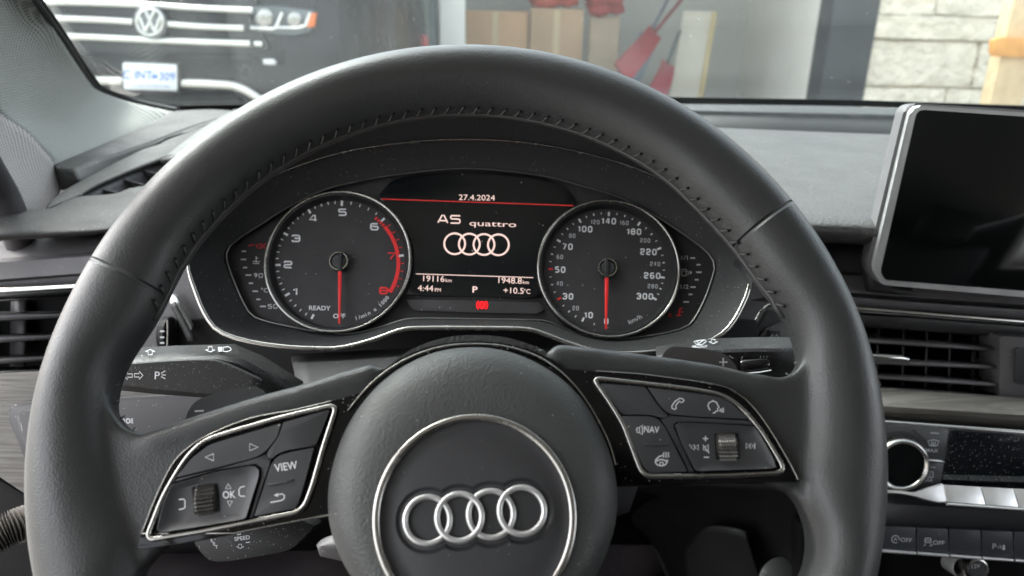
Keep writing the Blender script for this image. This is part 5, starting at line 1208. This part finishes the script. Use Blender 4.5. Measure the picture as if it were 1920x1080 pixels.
RINGS = ((801.7, 975), (861.7, 969.6), (920.7, 964), (978.5, 957.5))
def badge_mat(origin, cp):
    """The badge disc, with the shallow recess moulded round the four rings."""
    m = mat('badge_disc_plastic', (.042, .043, .046), .46, dust=.008, dust_scale=1400); nt = m.node_tree; b = nt.nodes['Principled BSDF']; N = nt.nodes.new; Lk = nt.links.new
    tc = N('ShaderNodeTexCoord'); prev = None; q = cp.off(.0004)
    for x, y in RINGS:
        c = q.at(x, y) - WC; d = N('ShaderNodeVectorMath'); d.operation = 'DISTANCE'; d.inputs[1].default_value = c; Lk(tc.outputs['Object'], d.inputs[0])
        if prev is None: prev = d.outputs['Value']
        else:
            mn = N('ShaderNodeMath'); mn.operation = 'MINIMUM'; Lk(prev, mn.inputs[0]); Lk(d.outputs['Value'], mn.inputs[1]); prev = mn.outputs[0]
    r = pxw(q, 890, 965, 2 * 59) / 2
    mr = N('ShaderNodeMapRange'); mr.interpolation_type = 'SMOOTHSTEP'; mr.inputs[1].default_value = r - .0014; mr.inputs[2].default_value = r + .0006; Lk(prev, mr.inputs[0])
    bp = N('ShaderNodeBump'); bp.inputs['Strength'].default_value = 1; bp.inputs['Distance'].default_value = .0016; Lk(mr.outputs[0], bp.inputs['Height']); Lk(bp.outputs[0], b.inputs['Normal'])
    return m
def leather_seamed():
    """Rim leather: fine grain, with the two stitched-over seams as grooves."""
    m = bpy.data.materials.new('rim_leather'); m.use_nodes = True; nt = m.node_tree; b = nt.nodes['Principled BSDF']; N = nt.nodes.new; Lk = nt.links.new
    b.inputs['Base Color'].default_value = (.036, .0375, .038, 1); b.inputs['Roughness'].default_value = .42
    tc = N('ShaderNodeTexCoord')
    h = None
    for a, b_ in (((172, 486), (318, 556)), ((1481, 383), (1368, 464))):
        # a groove is the thin slab of leather between two planes through the wheel's axis side
        q = WP.off(.01); A = q.at(*a) - WC; B = q.at(*b_) - WC; d = (B - A).normalized(); nn = d.cross(WN).normalized()
        dp = N('ShaderNodeVectorMath'); dp.operation = 'DOT_PRODUCT'; dp.inputs[1].default_value = nn; Lk(tc.outputs['Object'], dp.inputs[0])
        s = N('ShaderNodeMath'); s.operation = 'SUBTRACT'; s.inputs[1].default_value = A.dot(nn); Lk(dp.outputs['Value'], s.inputs[0])
        ab = N('ShaderNodeMath'); ab.operation = 'ABSOLUTE'; Lk(s.outputs[0], ab.inputs[0])
        # only near that seam (the plane also crosses the rim elsewhere)
        ds = N('ShaderNodeVectorMath'); ds.operation = 'DISTANCE'; ds.inputs[1].default_value = (A + B) / 2; Lk(tc.outputs['Object'], ds.inputs[0])
        g = N('ShaderNodeMath'); g.operation = 'GREATER_THAN'; g.inputs[1].default_value = .05; Lk(ds.outputs['Value'], g.inputs[0])
        ad = N('ShaderNodeMath'); ad.operation = 'ADD'; Lk(ab.outputs[0], ad.inputs[0]); Lk(g.outputs[0], ad.inputs[1])
        mr = N('ShaderNodeMapRange'); mr.interpolation_type = 'SMOOTHSTEP'; mr.inputs[1].default_value = .0002; mr.inputs[2].default_value = .0013; Lk(ad.outputs[0], mr.inputs[0])
        if h is None: h = mr.outputs[0]
        else:
            mu = N('ShaderNodeMath'); mu.operation = 'MINIMUM'; Lk(h, mu.inputs[0]); Lk(mr.outputs[0], mu.inputs[1]); h = mu.outputs[0]
    vo = N('ShaderNodeTexVoronoi'); vo.feature = 'SMOOTH_F1'; vo.inputs['Scale'].default_value = 1300; Lk(tc.outputs['Object'], vo.inputs['Vector'])
    nz = N('ShaderNodeTexNoise'); nz.inputs['Scale'].default_value = 25; Lk(tc.outputs['Object'], nz.inputs['Vector'])
    mr = N('ShaderNodeMapRange'); mr.inputs[3].default_value = .33; mr.inputs[4].default_value = .45; mr.inputs[1].default_value = .3; mr.inputs[2].default_value = .7; Lk(nz.outputs['Fac'], mr.inputs[0]); Lk(mr.outputs[0], b.inputs['Roughness'])
    b1 = N('ShaderNodeBump'); b1.inputs['Strength'].default_value = .28; b1.inputs['Distance'].default_value = .0005; Lk(vo.outputs['Distance'], b1.inputs['Height'])
    b2 = N('ShaderNodeBump'); b2.inputs['Strength'].default_value = 1; b2.inputs['Distance'].default_value = .0013; Lk(h, b2.inputs['Height']); Lk(b1.outputs[0], b2.inputs['Normal']); Lk(b2.outputs[0], b.inputs['Normal'])
    return m
wheel()

# ================================================================== STALKS AND COLUMN
def stalks():
    # column cover
    t = thing('column_cover', 'dark grey steering column cover behind the wheel hub', 'column cover', P(890, 720, .47))
    rows = [[(545, 664, .535), (720, 655, .54), (890, 650, .545), (1060, 652, .54), (1260, 672, .535)], [(552, 700, .50), (720, 690, .50), (890, 680, .50), (1060, 690, .50), (1250, 705, .50)], [(560, 780, .47), (720, 790, .46), (890, 790, .46), (1060, 790, .46), (1240, 780, .47)], [(600, 960, .50), (720, 1000, .48), (890, 1010, .48), (1060, 1000, .48), (1180, 960, .50)]]
    patch('upper_shell', rows, mat('column_plastic', (.020, .0195, .021), .55, bump=('noise', 1500, .2), dust=.02), t, 4, 4, th=.004, ang=180)
    lv = thing('adjusting_lever', 'stubby grey column lever left of the wheel hub', 'lever', P(620, 1030, .40))
    patch('lever_grip', [[(593, 1022, .405), (604, 1011, .403), (625, 1003, .40), (680, 990, .40)], [(595, 1027, .398), (606, 1023, .396), (640, 1024, .394), (690, 1026, .394)], [(600, 1043, .400), (612, 1046, .399), (645, 1053, .398), (690, 1060, .398)]], M['plastic'], lv, 4, 4, th=.012)
    # turn signal stalk
    t = thing('indicator_stalk', 'left indicator stalk with white arrows and parking lamp mark', 'stalk', P(400, 700, .45))
    rows = [[(140, 668, .475), (270, 651, .475), (330, 648, .475), (440, 645, .477), (494, 668, .48), (540, 697, .485), (570, 716, .49)],
            [(140, 684, .448), (255, 674, .448), (330, 670, .448), (409, 667, .450), (455, 673, .452), (500, 697, .458), (552, 733, .465)],
            [(140, 690, .446), (253, 680, .446), (330, 676, .446), (405, 673, .448), (448, 682, .450), (492, 706, .455), (535, 738, .462)],
            [(140, 714, .450), (228, 722, .450), (305, 731, .450), (388, 738, .451), (440, 741, .452), (490, 743, .455), (525, 745, .462)],
            [(140, 722, .462), (222, 732, .462), (305, 740, .462), (388, 746, .463), (440, 748, .464), (490, 750, .467), (520, 752, .472)]]
    patch('stalk_body', rows, M['stalk'], t, 4, 3, sm=False, th=.004, ang=30)
    fp = [(150, 690), (251, 682.5), (310, 678), (367, 675.5), (405, 677.5), (440, 690), (470, 704), (488, 713), (490, 719), (483, 726), (440, 737), (388, 736), (305, 729), (226, 721.5), (150, 714)]
    f0 = Pl(P(320, 700, .4455), (P(320, 676, .446) - P(320, 731, .450)).cross(P(250, 700, .4475) - P(405, 700, .4495)))
    if f0.n.dot(CAM - f0.p) < 0: f0 = Pl(f0.p, -f0.n)
    fc = plate('stalk_face', smooth(fp, True, 4), f0, .003, mat('stalk_face_plastic', (.010, .010, .011), .45, bump=('noise', 1800, .4), dust=.12, dust_scale=1500), t, .0005)
    s = lambda x, y: (180 + x / 4.8, 600 + y / 4.8)
    I = f0.off(.0003); bm = newbm()
    def arrow(b, pl, x, y, w, h, d, lw):
        pts = [(w, 0), (w * .1, -h), (w * .1, -h * .42), (-w, -h * .42), (-w, h * .42), (w * .1, h * .42), (w * .1, h)]
        f = {'r': lambda a, c: (x + a, y + c), 'l': lambda a, c: (x - a, y + c), 'u': lambda a, c: (x + c, y - a), 'd': lambda a, c: (x + c, y + a)}[d]
        add_stroke(b, [f(*p) for p in pts], lw, pl, True)
    arrow(bm, I, *s(384, 498), 8, 7.5, 'r', 1.9); arrow(bm, I, *s(288, 500), 8, 7.5, 'l', 1.9)
    add_text(bm, 'P', *s(548, 503), 15, I, -3, 1.05, .01); x, y = s(600, 490)
    for a, b_ in (((-3, -2), (5, -7)), ((-2, 1), (6, 1)), ((-3, 4), (5, 8))): add_stroke(bm, [(x + a[0], y + a[1]), (x + b_[0], y + b_[1])], 1.8, I)
    link('symbol', bm, M['white'], fc, 0)
    # on the upper facet
    u0 = Pl(P(420, 657, .4625), (P(330, 648, .475) - P(330, 670, .448)).cross(P(255, 662, .4605) - P(430, 656, .4630)))
    if u0.n.dot(CAM - u0.p) < 0: u0 = Pl(u0.p, -u0.n)
    u1 = u0.off(.0016); bm = newbm()
    arrow(bm, u1, *s(1028, 264), 5, 9, 'd', 1.3); arrow(bm, u1, *s(487, 288), 5, 9, 'u', 1.3)
    x, y = s(1160, 264); add_fill(bm, [(x - 13, y - 4), (x - 5, y - 4), (x - 5, y + 4), (x - 12, y + 4)], u1); add_stroke(bm, [(x - 3, y - 4), (x + 6, y - 5), (x + 10, y - 3), (x + 12, y + 1), (x + 5, y + 4), (x - 3, y + 4)], 1.2, u1, True)
    add_text(bm, '.', 266, 663, 12, u1); link('symbol', bm, M['greyprint'], t, 0)
    # wiper stalk
    t = thing('wiper_stalk', 'right wiper stalk marked FRONT with black interval wheel', 'stalk', P(1400, 670, .45))
    rows = [[(1230, 650, .475), (1290, 640, .473), (1348, 634, .470), (1420, 632, .468), (1482, 632, .466)],
            [(1230, 668, .450), (1290, 660, .448), (1356, 655, .445), (1420, 653, .443), (1487, 653, .441)],
            [(1230, 674, .449), (1290, 667, .447), (1360, 661, .444), (1420, 659, .442), (1489, 660, .440)],
            [(1230, 706, .456), (1290, 704, .454), (1360, 702, .451), (1420, 700, .449), (1495, 690, .445)],
            [(1240, 730, .47), (1290, 730, .47), (1360, 728, .465), (1420, 724, .46), (1495, 712, .456)]]
    patch('stalk_body', rows, M['stalk'], t, 4, 3, sm=False, th=.004, ang=30)
    rows = [[(1482, 632, .466), (1540, 640, .47)], [(1487, 653, .441), (1540, 660, .46)], [(1489, 660, .440), (1540, 665, .46)], [(1495, 690, .445), (1540, 700, .46)]]
    patch('stalk_end', rows, M['stalk'], t, 2, 2, sm=False, th=.003)
    kp = plane_e(1416, 686, .441, 20)
    bm = newbm(); a, b_ = kp.at(1391, 689), kp.at(1443, 683); u = (b_ - a).normalized(); v = kp.n.cross(u)
    add_tube(bm, [a - kp.n * .004, a * .93 + b_ * .07 - kp.n * .004, a * .07 + b_ * .93 - kp.n * .004, b_ - kp.n * .004], [.0042, .0048, .0050, .0044], 20)
    link('interval_wheel', bm, mat('gloss_wheel', (.006, .006, .006), .2), t, 40)
    strip('wheel_edge', [(1400, 700), (1425, 698), (1446, 694)], kp.off(.001), .0008, .001, M['white'], t, False)
    u0 = Pl(P(1340, 645, .4585), (P(1348, 634, .470) - P(1356, 655, .445)).cross(P(1290, 650, .4605) - P(1420, 642, .4555)))
    if u0.n.dot(CAM - u0.p) < 0: u0 = Pl(u0.p, -u0.n)
    u1 = u0.off(.0014); yel = M['white']; bm = newbm()
    z = lambda x, y: (1200 + x / 5.333, 540 + y / 5.333)
    x, y = z(600, 545); add_stroke(bm, [(x - 12, y - 2), (x - 2, y - 4), (x + 10, y - 5), (x + 12, y - 2), (x + 4, y + 4), (x - 6, y + 4)], 1.2, u1, True); add_stroke(bm, [(x - 4, y + 3), (x + 6, y - 4)], 1.2, u1); add_stroke(bm, [(x - 7, y - 4), (x - 2, y + 3)], 1.0, u1)
    arrow(bm, u1, *z(733, 535), 4, 8, 'd', 1.2); add_text(bm, 'FRONT', *z(598, 588), 5, u1, 2, 1.3, 0)
    w0 = plane_e(1400, 668, .4435, 8)
    for px in (1390, 1424, 1430, 1436): add_stroke(bm, [(px, 674), (px + 2.5, 668)], 1.8, w0.off(.001))
    add_stroke(bm, [(1367, 667), (1375, 672)], 1.6, w0.off(.001)); link('symbol', bm, M['greyprint'], t, 0)
    # cruise stalk
    t = thing('cruise_stalk', 'lower left cruise stalk marked SET and SPEED under the spoke', 'stalk', P(470, 1030, .40))
    z = lambda x, y: (260 + x / 3.3225, 740 + y / 3.3225)
    cp = plane_e(470, 1020, .405, 30)
    plate('stalk_body', smooth([z(345, 900), z(360, 945), z(400, 995), z(450, 1034), z(560, 1036), z(760, 1005), z(900, 978), z(970, 945), z(1020, 890), z(1080, 800), z(700, 760), z(380, 860)], True, 5), cp, .016, mat('cruise_stalk_plastic', (.006, .006, .0065), .45, spec=.3, bump=('noise', 1800, .3), dust=.10, dust_scale=1500), t, .004, 3)
    bm = newbm(); q = cp.off(.0002)
    for i, ch in enumerate('SET'): add_text(bm, ch, *z(455 + 15 * i, 910 + 20 * i), 6.5, q, 8, 1.1, .01)
    add_text(bm, 'SPEED', *z(645, 895), 7.6, q, 8, 1.05, .012); x, y = z(632, 945); arrow(bm, q, x, y, 4, 7, 'd', 1.2); x, y = z(680, 920); add_stroke(bm, [(x - 4, y + .5), (x + 4, y - .5)], 1.5, q)
    x, y = z(625, 862); add_stroke(bm, [(x - 3, y + 3), (x - 3, y - 3)], 1.2, q); add_stroke(bm, [(x + 3, y + 2.5), (x + 3, y - 3)], 1.2, q); add_stroke(bm, [(x - 3, y + 3), (x + 3, y + 2.5)], 1.5, q)
    link('symbol', bm, M['greyprint'], t, 0)
    # knurled dimmer wheel
    dp = plane_e(303, 632, .605, 14); t = thing('dimmer_wheel', 'knurled dimmer wheel with white marks in the left fascia', 'thumb wheel', dp.at(303, 650))
    a = dp.at(296, 630); b_ = dp.at(310, 630); u = (b_ - a).normalized(); v = dp.n.cross(u); bm = newbm(); gr = []
    for i in range(7):
        ring = []
        for j in range(60):
            an = 2 * math.pi * j / 60; k = .0005 if (i % 2 and j % 2) else 0
            ring.append(bm.verts.new(a + (b_ - a) * (i / 6) - dp.n * .010 + (v * math.cos(an) + dp.n * math.sin(an)) * (.014 + k)))
        gr.append(ring)
    for A, B in zip(gr, gr[1:]):
        for j in range(60): bm.faces.new((A[j], A[(j + 1) % 60], B[(j + 1) % 60], B[j]))
    bm.faces.new(gr[0][::-1]); bm.faces.new(gr[-1]); bmesh.ops.recalc_face_normals(bm, faces=bm.faces); link('roller', bm, M['rubber'], t, 20)
    bm = newbm()
    for y in (621, 632.5, 643): add_stroke(bm, [(300, y), (308, y)], 2.6, dp.off(.0048))
    link('mark', bm, M['white'], t, 0)
    strip('slot_edge', [(314.5, 600), (315, 625), (314, 650)], dp.off(.003), .0016, .002, M['chrome'], t, False)
stalks()

# ================================================================== LIGHT SWITCH PANEL
def light_switch():
    pl = plane_e(200, 790, .575, 20)
    t = thing('light_switch_panel', 'grey light switch panel set in the oak strip behind the wheel', 'switch panel', pl.at(200, 850))
    pn = plate('panel', rnd([(13, 777), (24, 759), (60, 754), (220, 747), (336, 741), (366, 743), (380, 752), (400, 860), (60, 882), (48, 863)], [8, 8, 4, 2, 4, 6, 6, 4, 4, 6]), pl, .012, mat('switch_panel_plastic', (.06, .058, .062), .55, bump=('noise', 1500, .2), dust=.03), t, .0012)
    sw = plate('switch', rnd([(30, 782), (40, 771), (110, 766), (110, 850), (56, 852), (44, 830)], 5), pl.off(.003), .006, M['plastic'], t, .001)
    bm = newbm(); add_stroke(bm, [(39, 793), (42, 808)], 1.2, pl.off(.0032)); link('switch_mark', bm, M['greyprint'], sw, 0)
    bm = newbm(); s = lambda x, y: (180 + x / 4.8, 600 + y / 4.8); I = pl.off(.0003)
    add_text(bm, 'D', *s(244, 908), 7.5, I, 0, 1.0, .02); x, y = s(288, 908); add_stroke(bm, ell(x, y, 3.2, 4.2, 14), 1.7, I, True)
    for k in (-1, 0, 1): add_stroke(bm, [(x + 5, y + k * 2.6), (x + 9.5, y + k * 4.2)], 1.5, I)
    link('symbol', bm, M['white'], pn, 0)
light_switch()

# ================================================================== CENTRE SCREEN, CLIMATE PANEL, SWITCH ROW, SOCKET
def infotainment():
    pl = Pl(P(1800, 380, .61), (-.10, -.985, .14))
    t = thing('infotainment_screen', 'black centre screen in a satin silver frame on the dashboard', 'screen', pl.at(1800, 550))
    fr = rnd([(1709, 196), (2190, 230), (2156, 578), (1652, 534), (1636, 505)], [22, 22, 26, 10, 16], 8)
    plate('housing', rnd([(1698, 192), (2192, 224), (2158, 578), (1640, 528), (1624, 500)], [24, 22, 26, 10, 16], 8), pl.off(-.006), .016, M['plastic'], t, .003, 3)
    plate('frame', fr, pl, .006, M['silver'], t, .0022, 4)
    gp = pl.off(.0004)
    gl = plate('glass', rnd([(1720, 205), (2176, 236), (2144, 563), (1660, 525), (1651, 510)], [14, 14, 16, 6, 10], 6), gp, .003, M['screenblack'], t, .0006)
    patch('bracket', [[(1628, 470, .64), (1640, 540, .64)], [(1720, 545, .66), (1760, 560, .66)]], M['darkplastic'], t, 1, 1, sm=False, th=.01)
infotainment()

def climate():
    pl = plane_e(1800, 860, .625, 16)
    t = thing('climate_panel', 'climate control panel with chrome dial, black display and silver keys', 'climate panel', pl.at(1800, 940))
    plate('panel', [(1560, 790), (1668, 797), (1960, 819), (2300, 845), (2300, 950), (1960, 925), (1700, 915), (1560, 920)], pl, .01, mat('climate_panel_plastic', (.045, .046, .049), .45, bump=('noise', 1500, .15), dust=.04), t, .0006)
    ds = plate('display', [(1783, 806), (1960, 818), (2120, 830), (2120, 936), (1960, 921), (1765, 909)], pl.off(.001), .003, mat('climate_display', (.004, .005, .007), .12, dust=.10, dust_scale=1300), t, .0004)
    c = (1683, 867); cc = pl.at(*c); k = pxw(pl, *c, 100) / 100
    bm = newbm(); add_lathe(bm, cc, pl.n, [(62 * k, .0002), (62 * k, .001), (60 * k, .0012), (52 * k, .0006)], 64); kb = link('dial_seat', bm, M['darkplastic'], t, 40)
    bm = newbm(); add_lathe(bm, cc, pl.n, [(51 * k, 0), (51.5 * k, .006), (50 * k, .009), (45 * k, .0105), (41 * k, .0095), (40 * k, .008)], 64); dl = link('dial', bm, M['chrome'], t, 60)
    bm = newbm(); add_lathe(bm, cc, pl.n, [(0, .0082), (40.5 * k, .0082)], 64); link('dial_glass', bm, M['screenblack'], dl, 0)
    # keys either side of the small tab
    kp = pl.off(.0012); q = kp.off(.0002)
    k1 = plate('demist_key', rnd([(1712, 803), (1779, 808), (1771, 860), (1735, 858), (1728, 832)], 3), kp, .003, M['button'], t, .0005); k1['label'] = 'key marked MAX under a windscreen symbol'
    k2 = plate('demist_key', rnd([(1737, 866), (1770, 868), (1763, 906), (1722, 906), (1734, 886)], 3), kp, .003, M['button'], t, .0005); k2['label'] = 'key marked REAR under a window symbol'
    bm = newbm(); x, y = 1750, 831
    add_stroke(bm, [(x - 10.5, y - 4), (x, y - 6.5), (x + 10.5, y - 4), (x + 7, y + 5), (x, y + 3.5), (x - 7, y + 5)], 1.7, q, True)
    for d in (-3.5, 0, 3.5): add_stroke(bm, [(x + d, y + 7), (x + d - .8, y + 3), (x + d + .8, y), (x + d, y - 3)], 1.4, q)
    add_text(bm, 'MAX', 1747, 845, 7, q, -3, 1.15, .008); add_stroke(bm, [(1745, 811.5), (1761, 813)], 1.4, q); link('symbol', bm, M['greyprint'], k1, 0)
    bm = newbm(); x, y = 1740, 890
    add_stroke(bm, rnd([(x - 9.5, y - 6), (x + 10, y - 5), (x + 9, y + 5), (x - 10, y + 4)], 1), 1.6, q, True)
    for d in (-4, 0, 4): add_stroke(bm, [(x + d, y + 6), (x + d - .8, y + 2), (x + d + .8, y - 1), (x + d, y - 3.5)], 1.4, q)
    add_text(bm, 'REAR', 1737, 900.5, 6.5, q, -3, 1.15, .006); add_stroke(bm, [(1737, 875), (1754, 876.5)], 1.4, q); link('symbol', bm, M['greyprint'], k2, 0)
    bm = newbm(); add_strip(bm, [kp.off(.002).at(*p) for p in ((1736, 862), (1762, 864), (1772, 867))], kp.n, [.0026, .0024, .0008], .004, False, 8); link('divider_tab', bm, M['bright'], t, 60)
    # silver key row
    sp = Pl(P(1850, 930, .612), (0, -.78, .62))
    bm = newbm(); rows = []
    stem = plate('key_row_stem', smooth([(1560, 915), (1672, 919), (1716, 923), (1735, 916), (1760, 908.5), (1770, 909), (1775, 941), (1740, 937), (1712, 929), (1672, 924), (1560, 922)], True, 4), sp, .006, M['silver'], t, .0012, 3)
    xs = [(1770, 1775), (1839, 1849), (1901, 1911), (1975, 1985), (2050, 2060), (2130, 2140)]
    yt = lambda x: 909 + (x - 1770) * .055; yb = lambda x: 941 + (x - 1775) * .073
    first = None
    for (a, b), (c_, d) in zip(xs, xs[1:]):
        plate('temperature_key', rnd([(a + 1, yt(a)), (c_ - 1, yt(c_)), (d - 1, yb(d)), (b + 1, yb(b))], 1.5), sp.off(.0006), .006, M['silver'], t, .0012, 3)
    strip('key_row_lip', [(1775, 945), (1849, 950), (1985, 960), (2140, 972)], sp.off(-.001), .0026, .004, M['silver'], t, False)
climate()

def switch_row():
    pl = plane_e(1780, 1010, .622, 14)
    t = thing('switch_row', 'row of dark console switches with a silver strip beneath', 'switch row', pl.at(1780, 1050))
    xs = [1640, 1718, 1779, 1840, 1900, 1965, 2040]
    yt = lambda x: 987 + (x - 1668) * .042; yb = lambda x: 1029 + (x - 1662) * .072
    names = ['start stop off switch', 'stability off switch', 'blank switch', 'parking aid switch', None, None]
    ks = []
    for i, (a, b) in enumerate(zip(xs, xs[1:])):
        k = plate('switch', rnd([(a + 1.5, yt(a)), (b - 1.5, yt(b)), (b - .5, yb(b)), (a + .5, yb(a))], 1.5), pl, .008, mat('switch_plastic', (.032, .034, .040), .45, bump=('noise', 1500, .15), dust=.02) if i == 0 else bpy.data.materials['switch_plastic'], t, .0006)
        if names[i]: k['label'] = names[i]
        strip('silver_edge', [(a + 1.5, yb(a) + 4), (b - 1.5, yb(b) + 4)], pl.off(.001), .0026, .003, M['silver'], k, False, 'box'); ks.append(k)
    q = pl.off(.0002)
    bm = newbm(); x, y = 1679, 1011; add_stroke(bm, ell(x, y, 7, 7, 20, 0, -10, 300), 1.6, q); add_text(bm, 'A', x, y, 7, q, -3, 1, 0); add_text(bm, 'OFF', 1699, 1013, 8, q, -4, 1.15, .005); link('symbol', bm, M['greyprint'], ks[0], 0)
    bm = newbm(); x, y = 1740, 1014; add_stroke(bm, rnd([(x - 5, y - 5), (x + 5, y - 5), (x + 6, y + 3), (x - 6, y + 3)], 2), 1.6, q, True); add_stroke(bm, [(x - 5, y - 1), (x + 5, y - 1)], 1.4, q); add_stroke(bm, [(x - 9, y + 10), (x - 5, y + 8), (x - 6, y + 5)], 1.6, q); add_stroke(bm, [(x + 3, y + 10), (x + 7, y + 8), (x + 5, y + 5)], 1.6, q); add_text(bm, 'OFF', 1760, 1018, 8, q, -4, 1.15, .005); link('symbol', bm, M['greyprint'], ks[1], 0)
    bm = newbm(); add_text(bm, 'P', 1864, 1025, 11, q, -4, 1, .004); add_stroke(bm, [(1871, 1024), (1873, 1028)], 1.3, q); add_stroke(bm, [(1875, 1022), (1877.5, 1029)], 1.5, q); add_fill(bm, [(1880, 1022), (1884, 1022), (1885, 1031), (1880, 1031)], q); link('symbol', bm, M['greyprint'], ks[3], 0)
    # sockets
    sp = plane_e(1827, 1064, .63, 20); sn = sp.n
    so = thing('power_socket', 'chrome ringed 12V socket cap below the switch row', 'socket', sp.at(1827, 1080))
    c = sp.at(1827, 1064); k = pxw(sp, 1827, 1064, 100) / 100
    bm = newbm(); add_lathe(bm, c, sn, [(22 * k, -.02), (22 * k, .002), (20 * k, .005), (17 * k, .0055), (16.5 * k, .004)], 40); link('ring', bm, M['chrome'], so, 50)
    bm = newbm(); add_lathe(bm, c, sn, [(0, .0046), (17 * k, .0046)], 40); link('cap', bm, M['darkplastic'], so, 0)
    bm = newbm(); add_text(bm, '12V', 1829, 1062, 8, sp.off(.0049), 8, 1.05, .006); link('lettering', bm, M['greyprint'], so, 0)
    so = thing('cup_ring', 'chrome rimmed round holder left of the 12V socket', 'holder', sp.at(1802, 1080))
    bm = newbm(); c = sp.off(-.008).at(1800, 1062); add_lathe(bm, c, sn, [(20 * k, -.03), (20 * k, .002), (18 * k, .004), (16 * k, .003), (15 * k, -.03)], 40); tgt = link('ring', bm, M['silver'], so, 50)
    strip('rear_edge', smooth([(1788, 1046), (1784, 1058), (1788, 1074)], False), sp.off(-.01), .0016, .002, M['silver'], so, False)
    bm = newbm(); c = plane_e(1480, 1085, .68, 40).at(1480, 1098); add_lathe(bm, c, Vector((0, -.6, .8)), [(.0, .0), (.022, 0), (.026, -.003), (.026, -.03)], 40); tag(link('start_button', bm, M['darkplastic'], None, 40), 'dark round button low on the console beside the rim', 'button')
switch_row()

# ================================================================== DOWN IN THE FOOTWELL
def footwell():
    bm = newbm(); pts = [P(*p) for p in [(-20, 1010, .50), (10, 995, .505), (35, 985, .51), (70, 972, .52)]]
    q = smooth([tuple(p) for p in pts], False, 10); q = [Vector(p) for p in q]
    add_tube(bm, q, [.0105 + .0018 * math.cos(i * math.pi) for i in range(len(q))], 20)
    tag(link('door_cable_boot', bm, mat('boot_rubber', (.10, .09, .08), .7), None, 60), 'ribbed rubber cable boot at the lower left edge', 'cable boot')
    rows = [[(1169, 1024, 1.0), (1223, 1022, 1.0)], [(1160, 1110, .92), (1262, 1110, .92)]]
    tag(patch('footwell_mat', rows, mat('mat_carpet', (.012, .010, .011), .95, spec=.05, bump=('noise', 900, 1), var=.15, var_scale=40), None, 3, 3, sm=False, th=.01), 'lighter grey patch of floor carpet right of the wheel hub', 'floor mat')
    rows = [[(270, 1040, .62), (420, 1036, .62), (600, 1032, .62), (680, 1030, .62)], [(250, 1110, .58), (420, 1110, .58), (600, 1110, .58), (690, 1110, .58)]]
    tag(patch('footwell_lining', rows, mat('lining_carpet', (.012, .010, .011), .95, spec=.05, bump=('noise', 900, 1), var=.2, var_scale=40), None, 3, 3, sm=False, th=.01), 'purplish grey carpet lining under the cruise stalk', 'footwell lining')
footwell()

bpy.data.objects.remove(_to)
for o in list(bpy.data.objects):
    if '_w' in o: del o['_w']
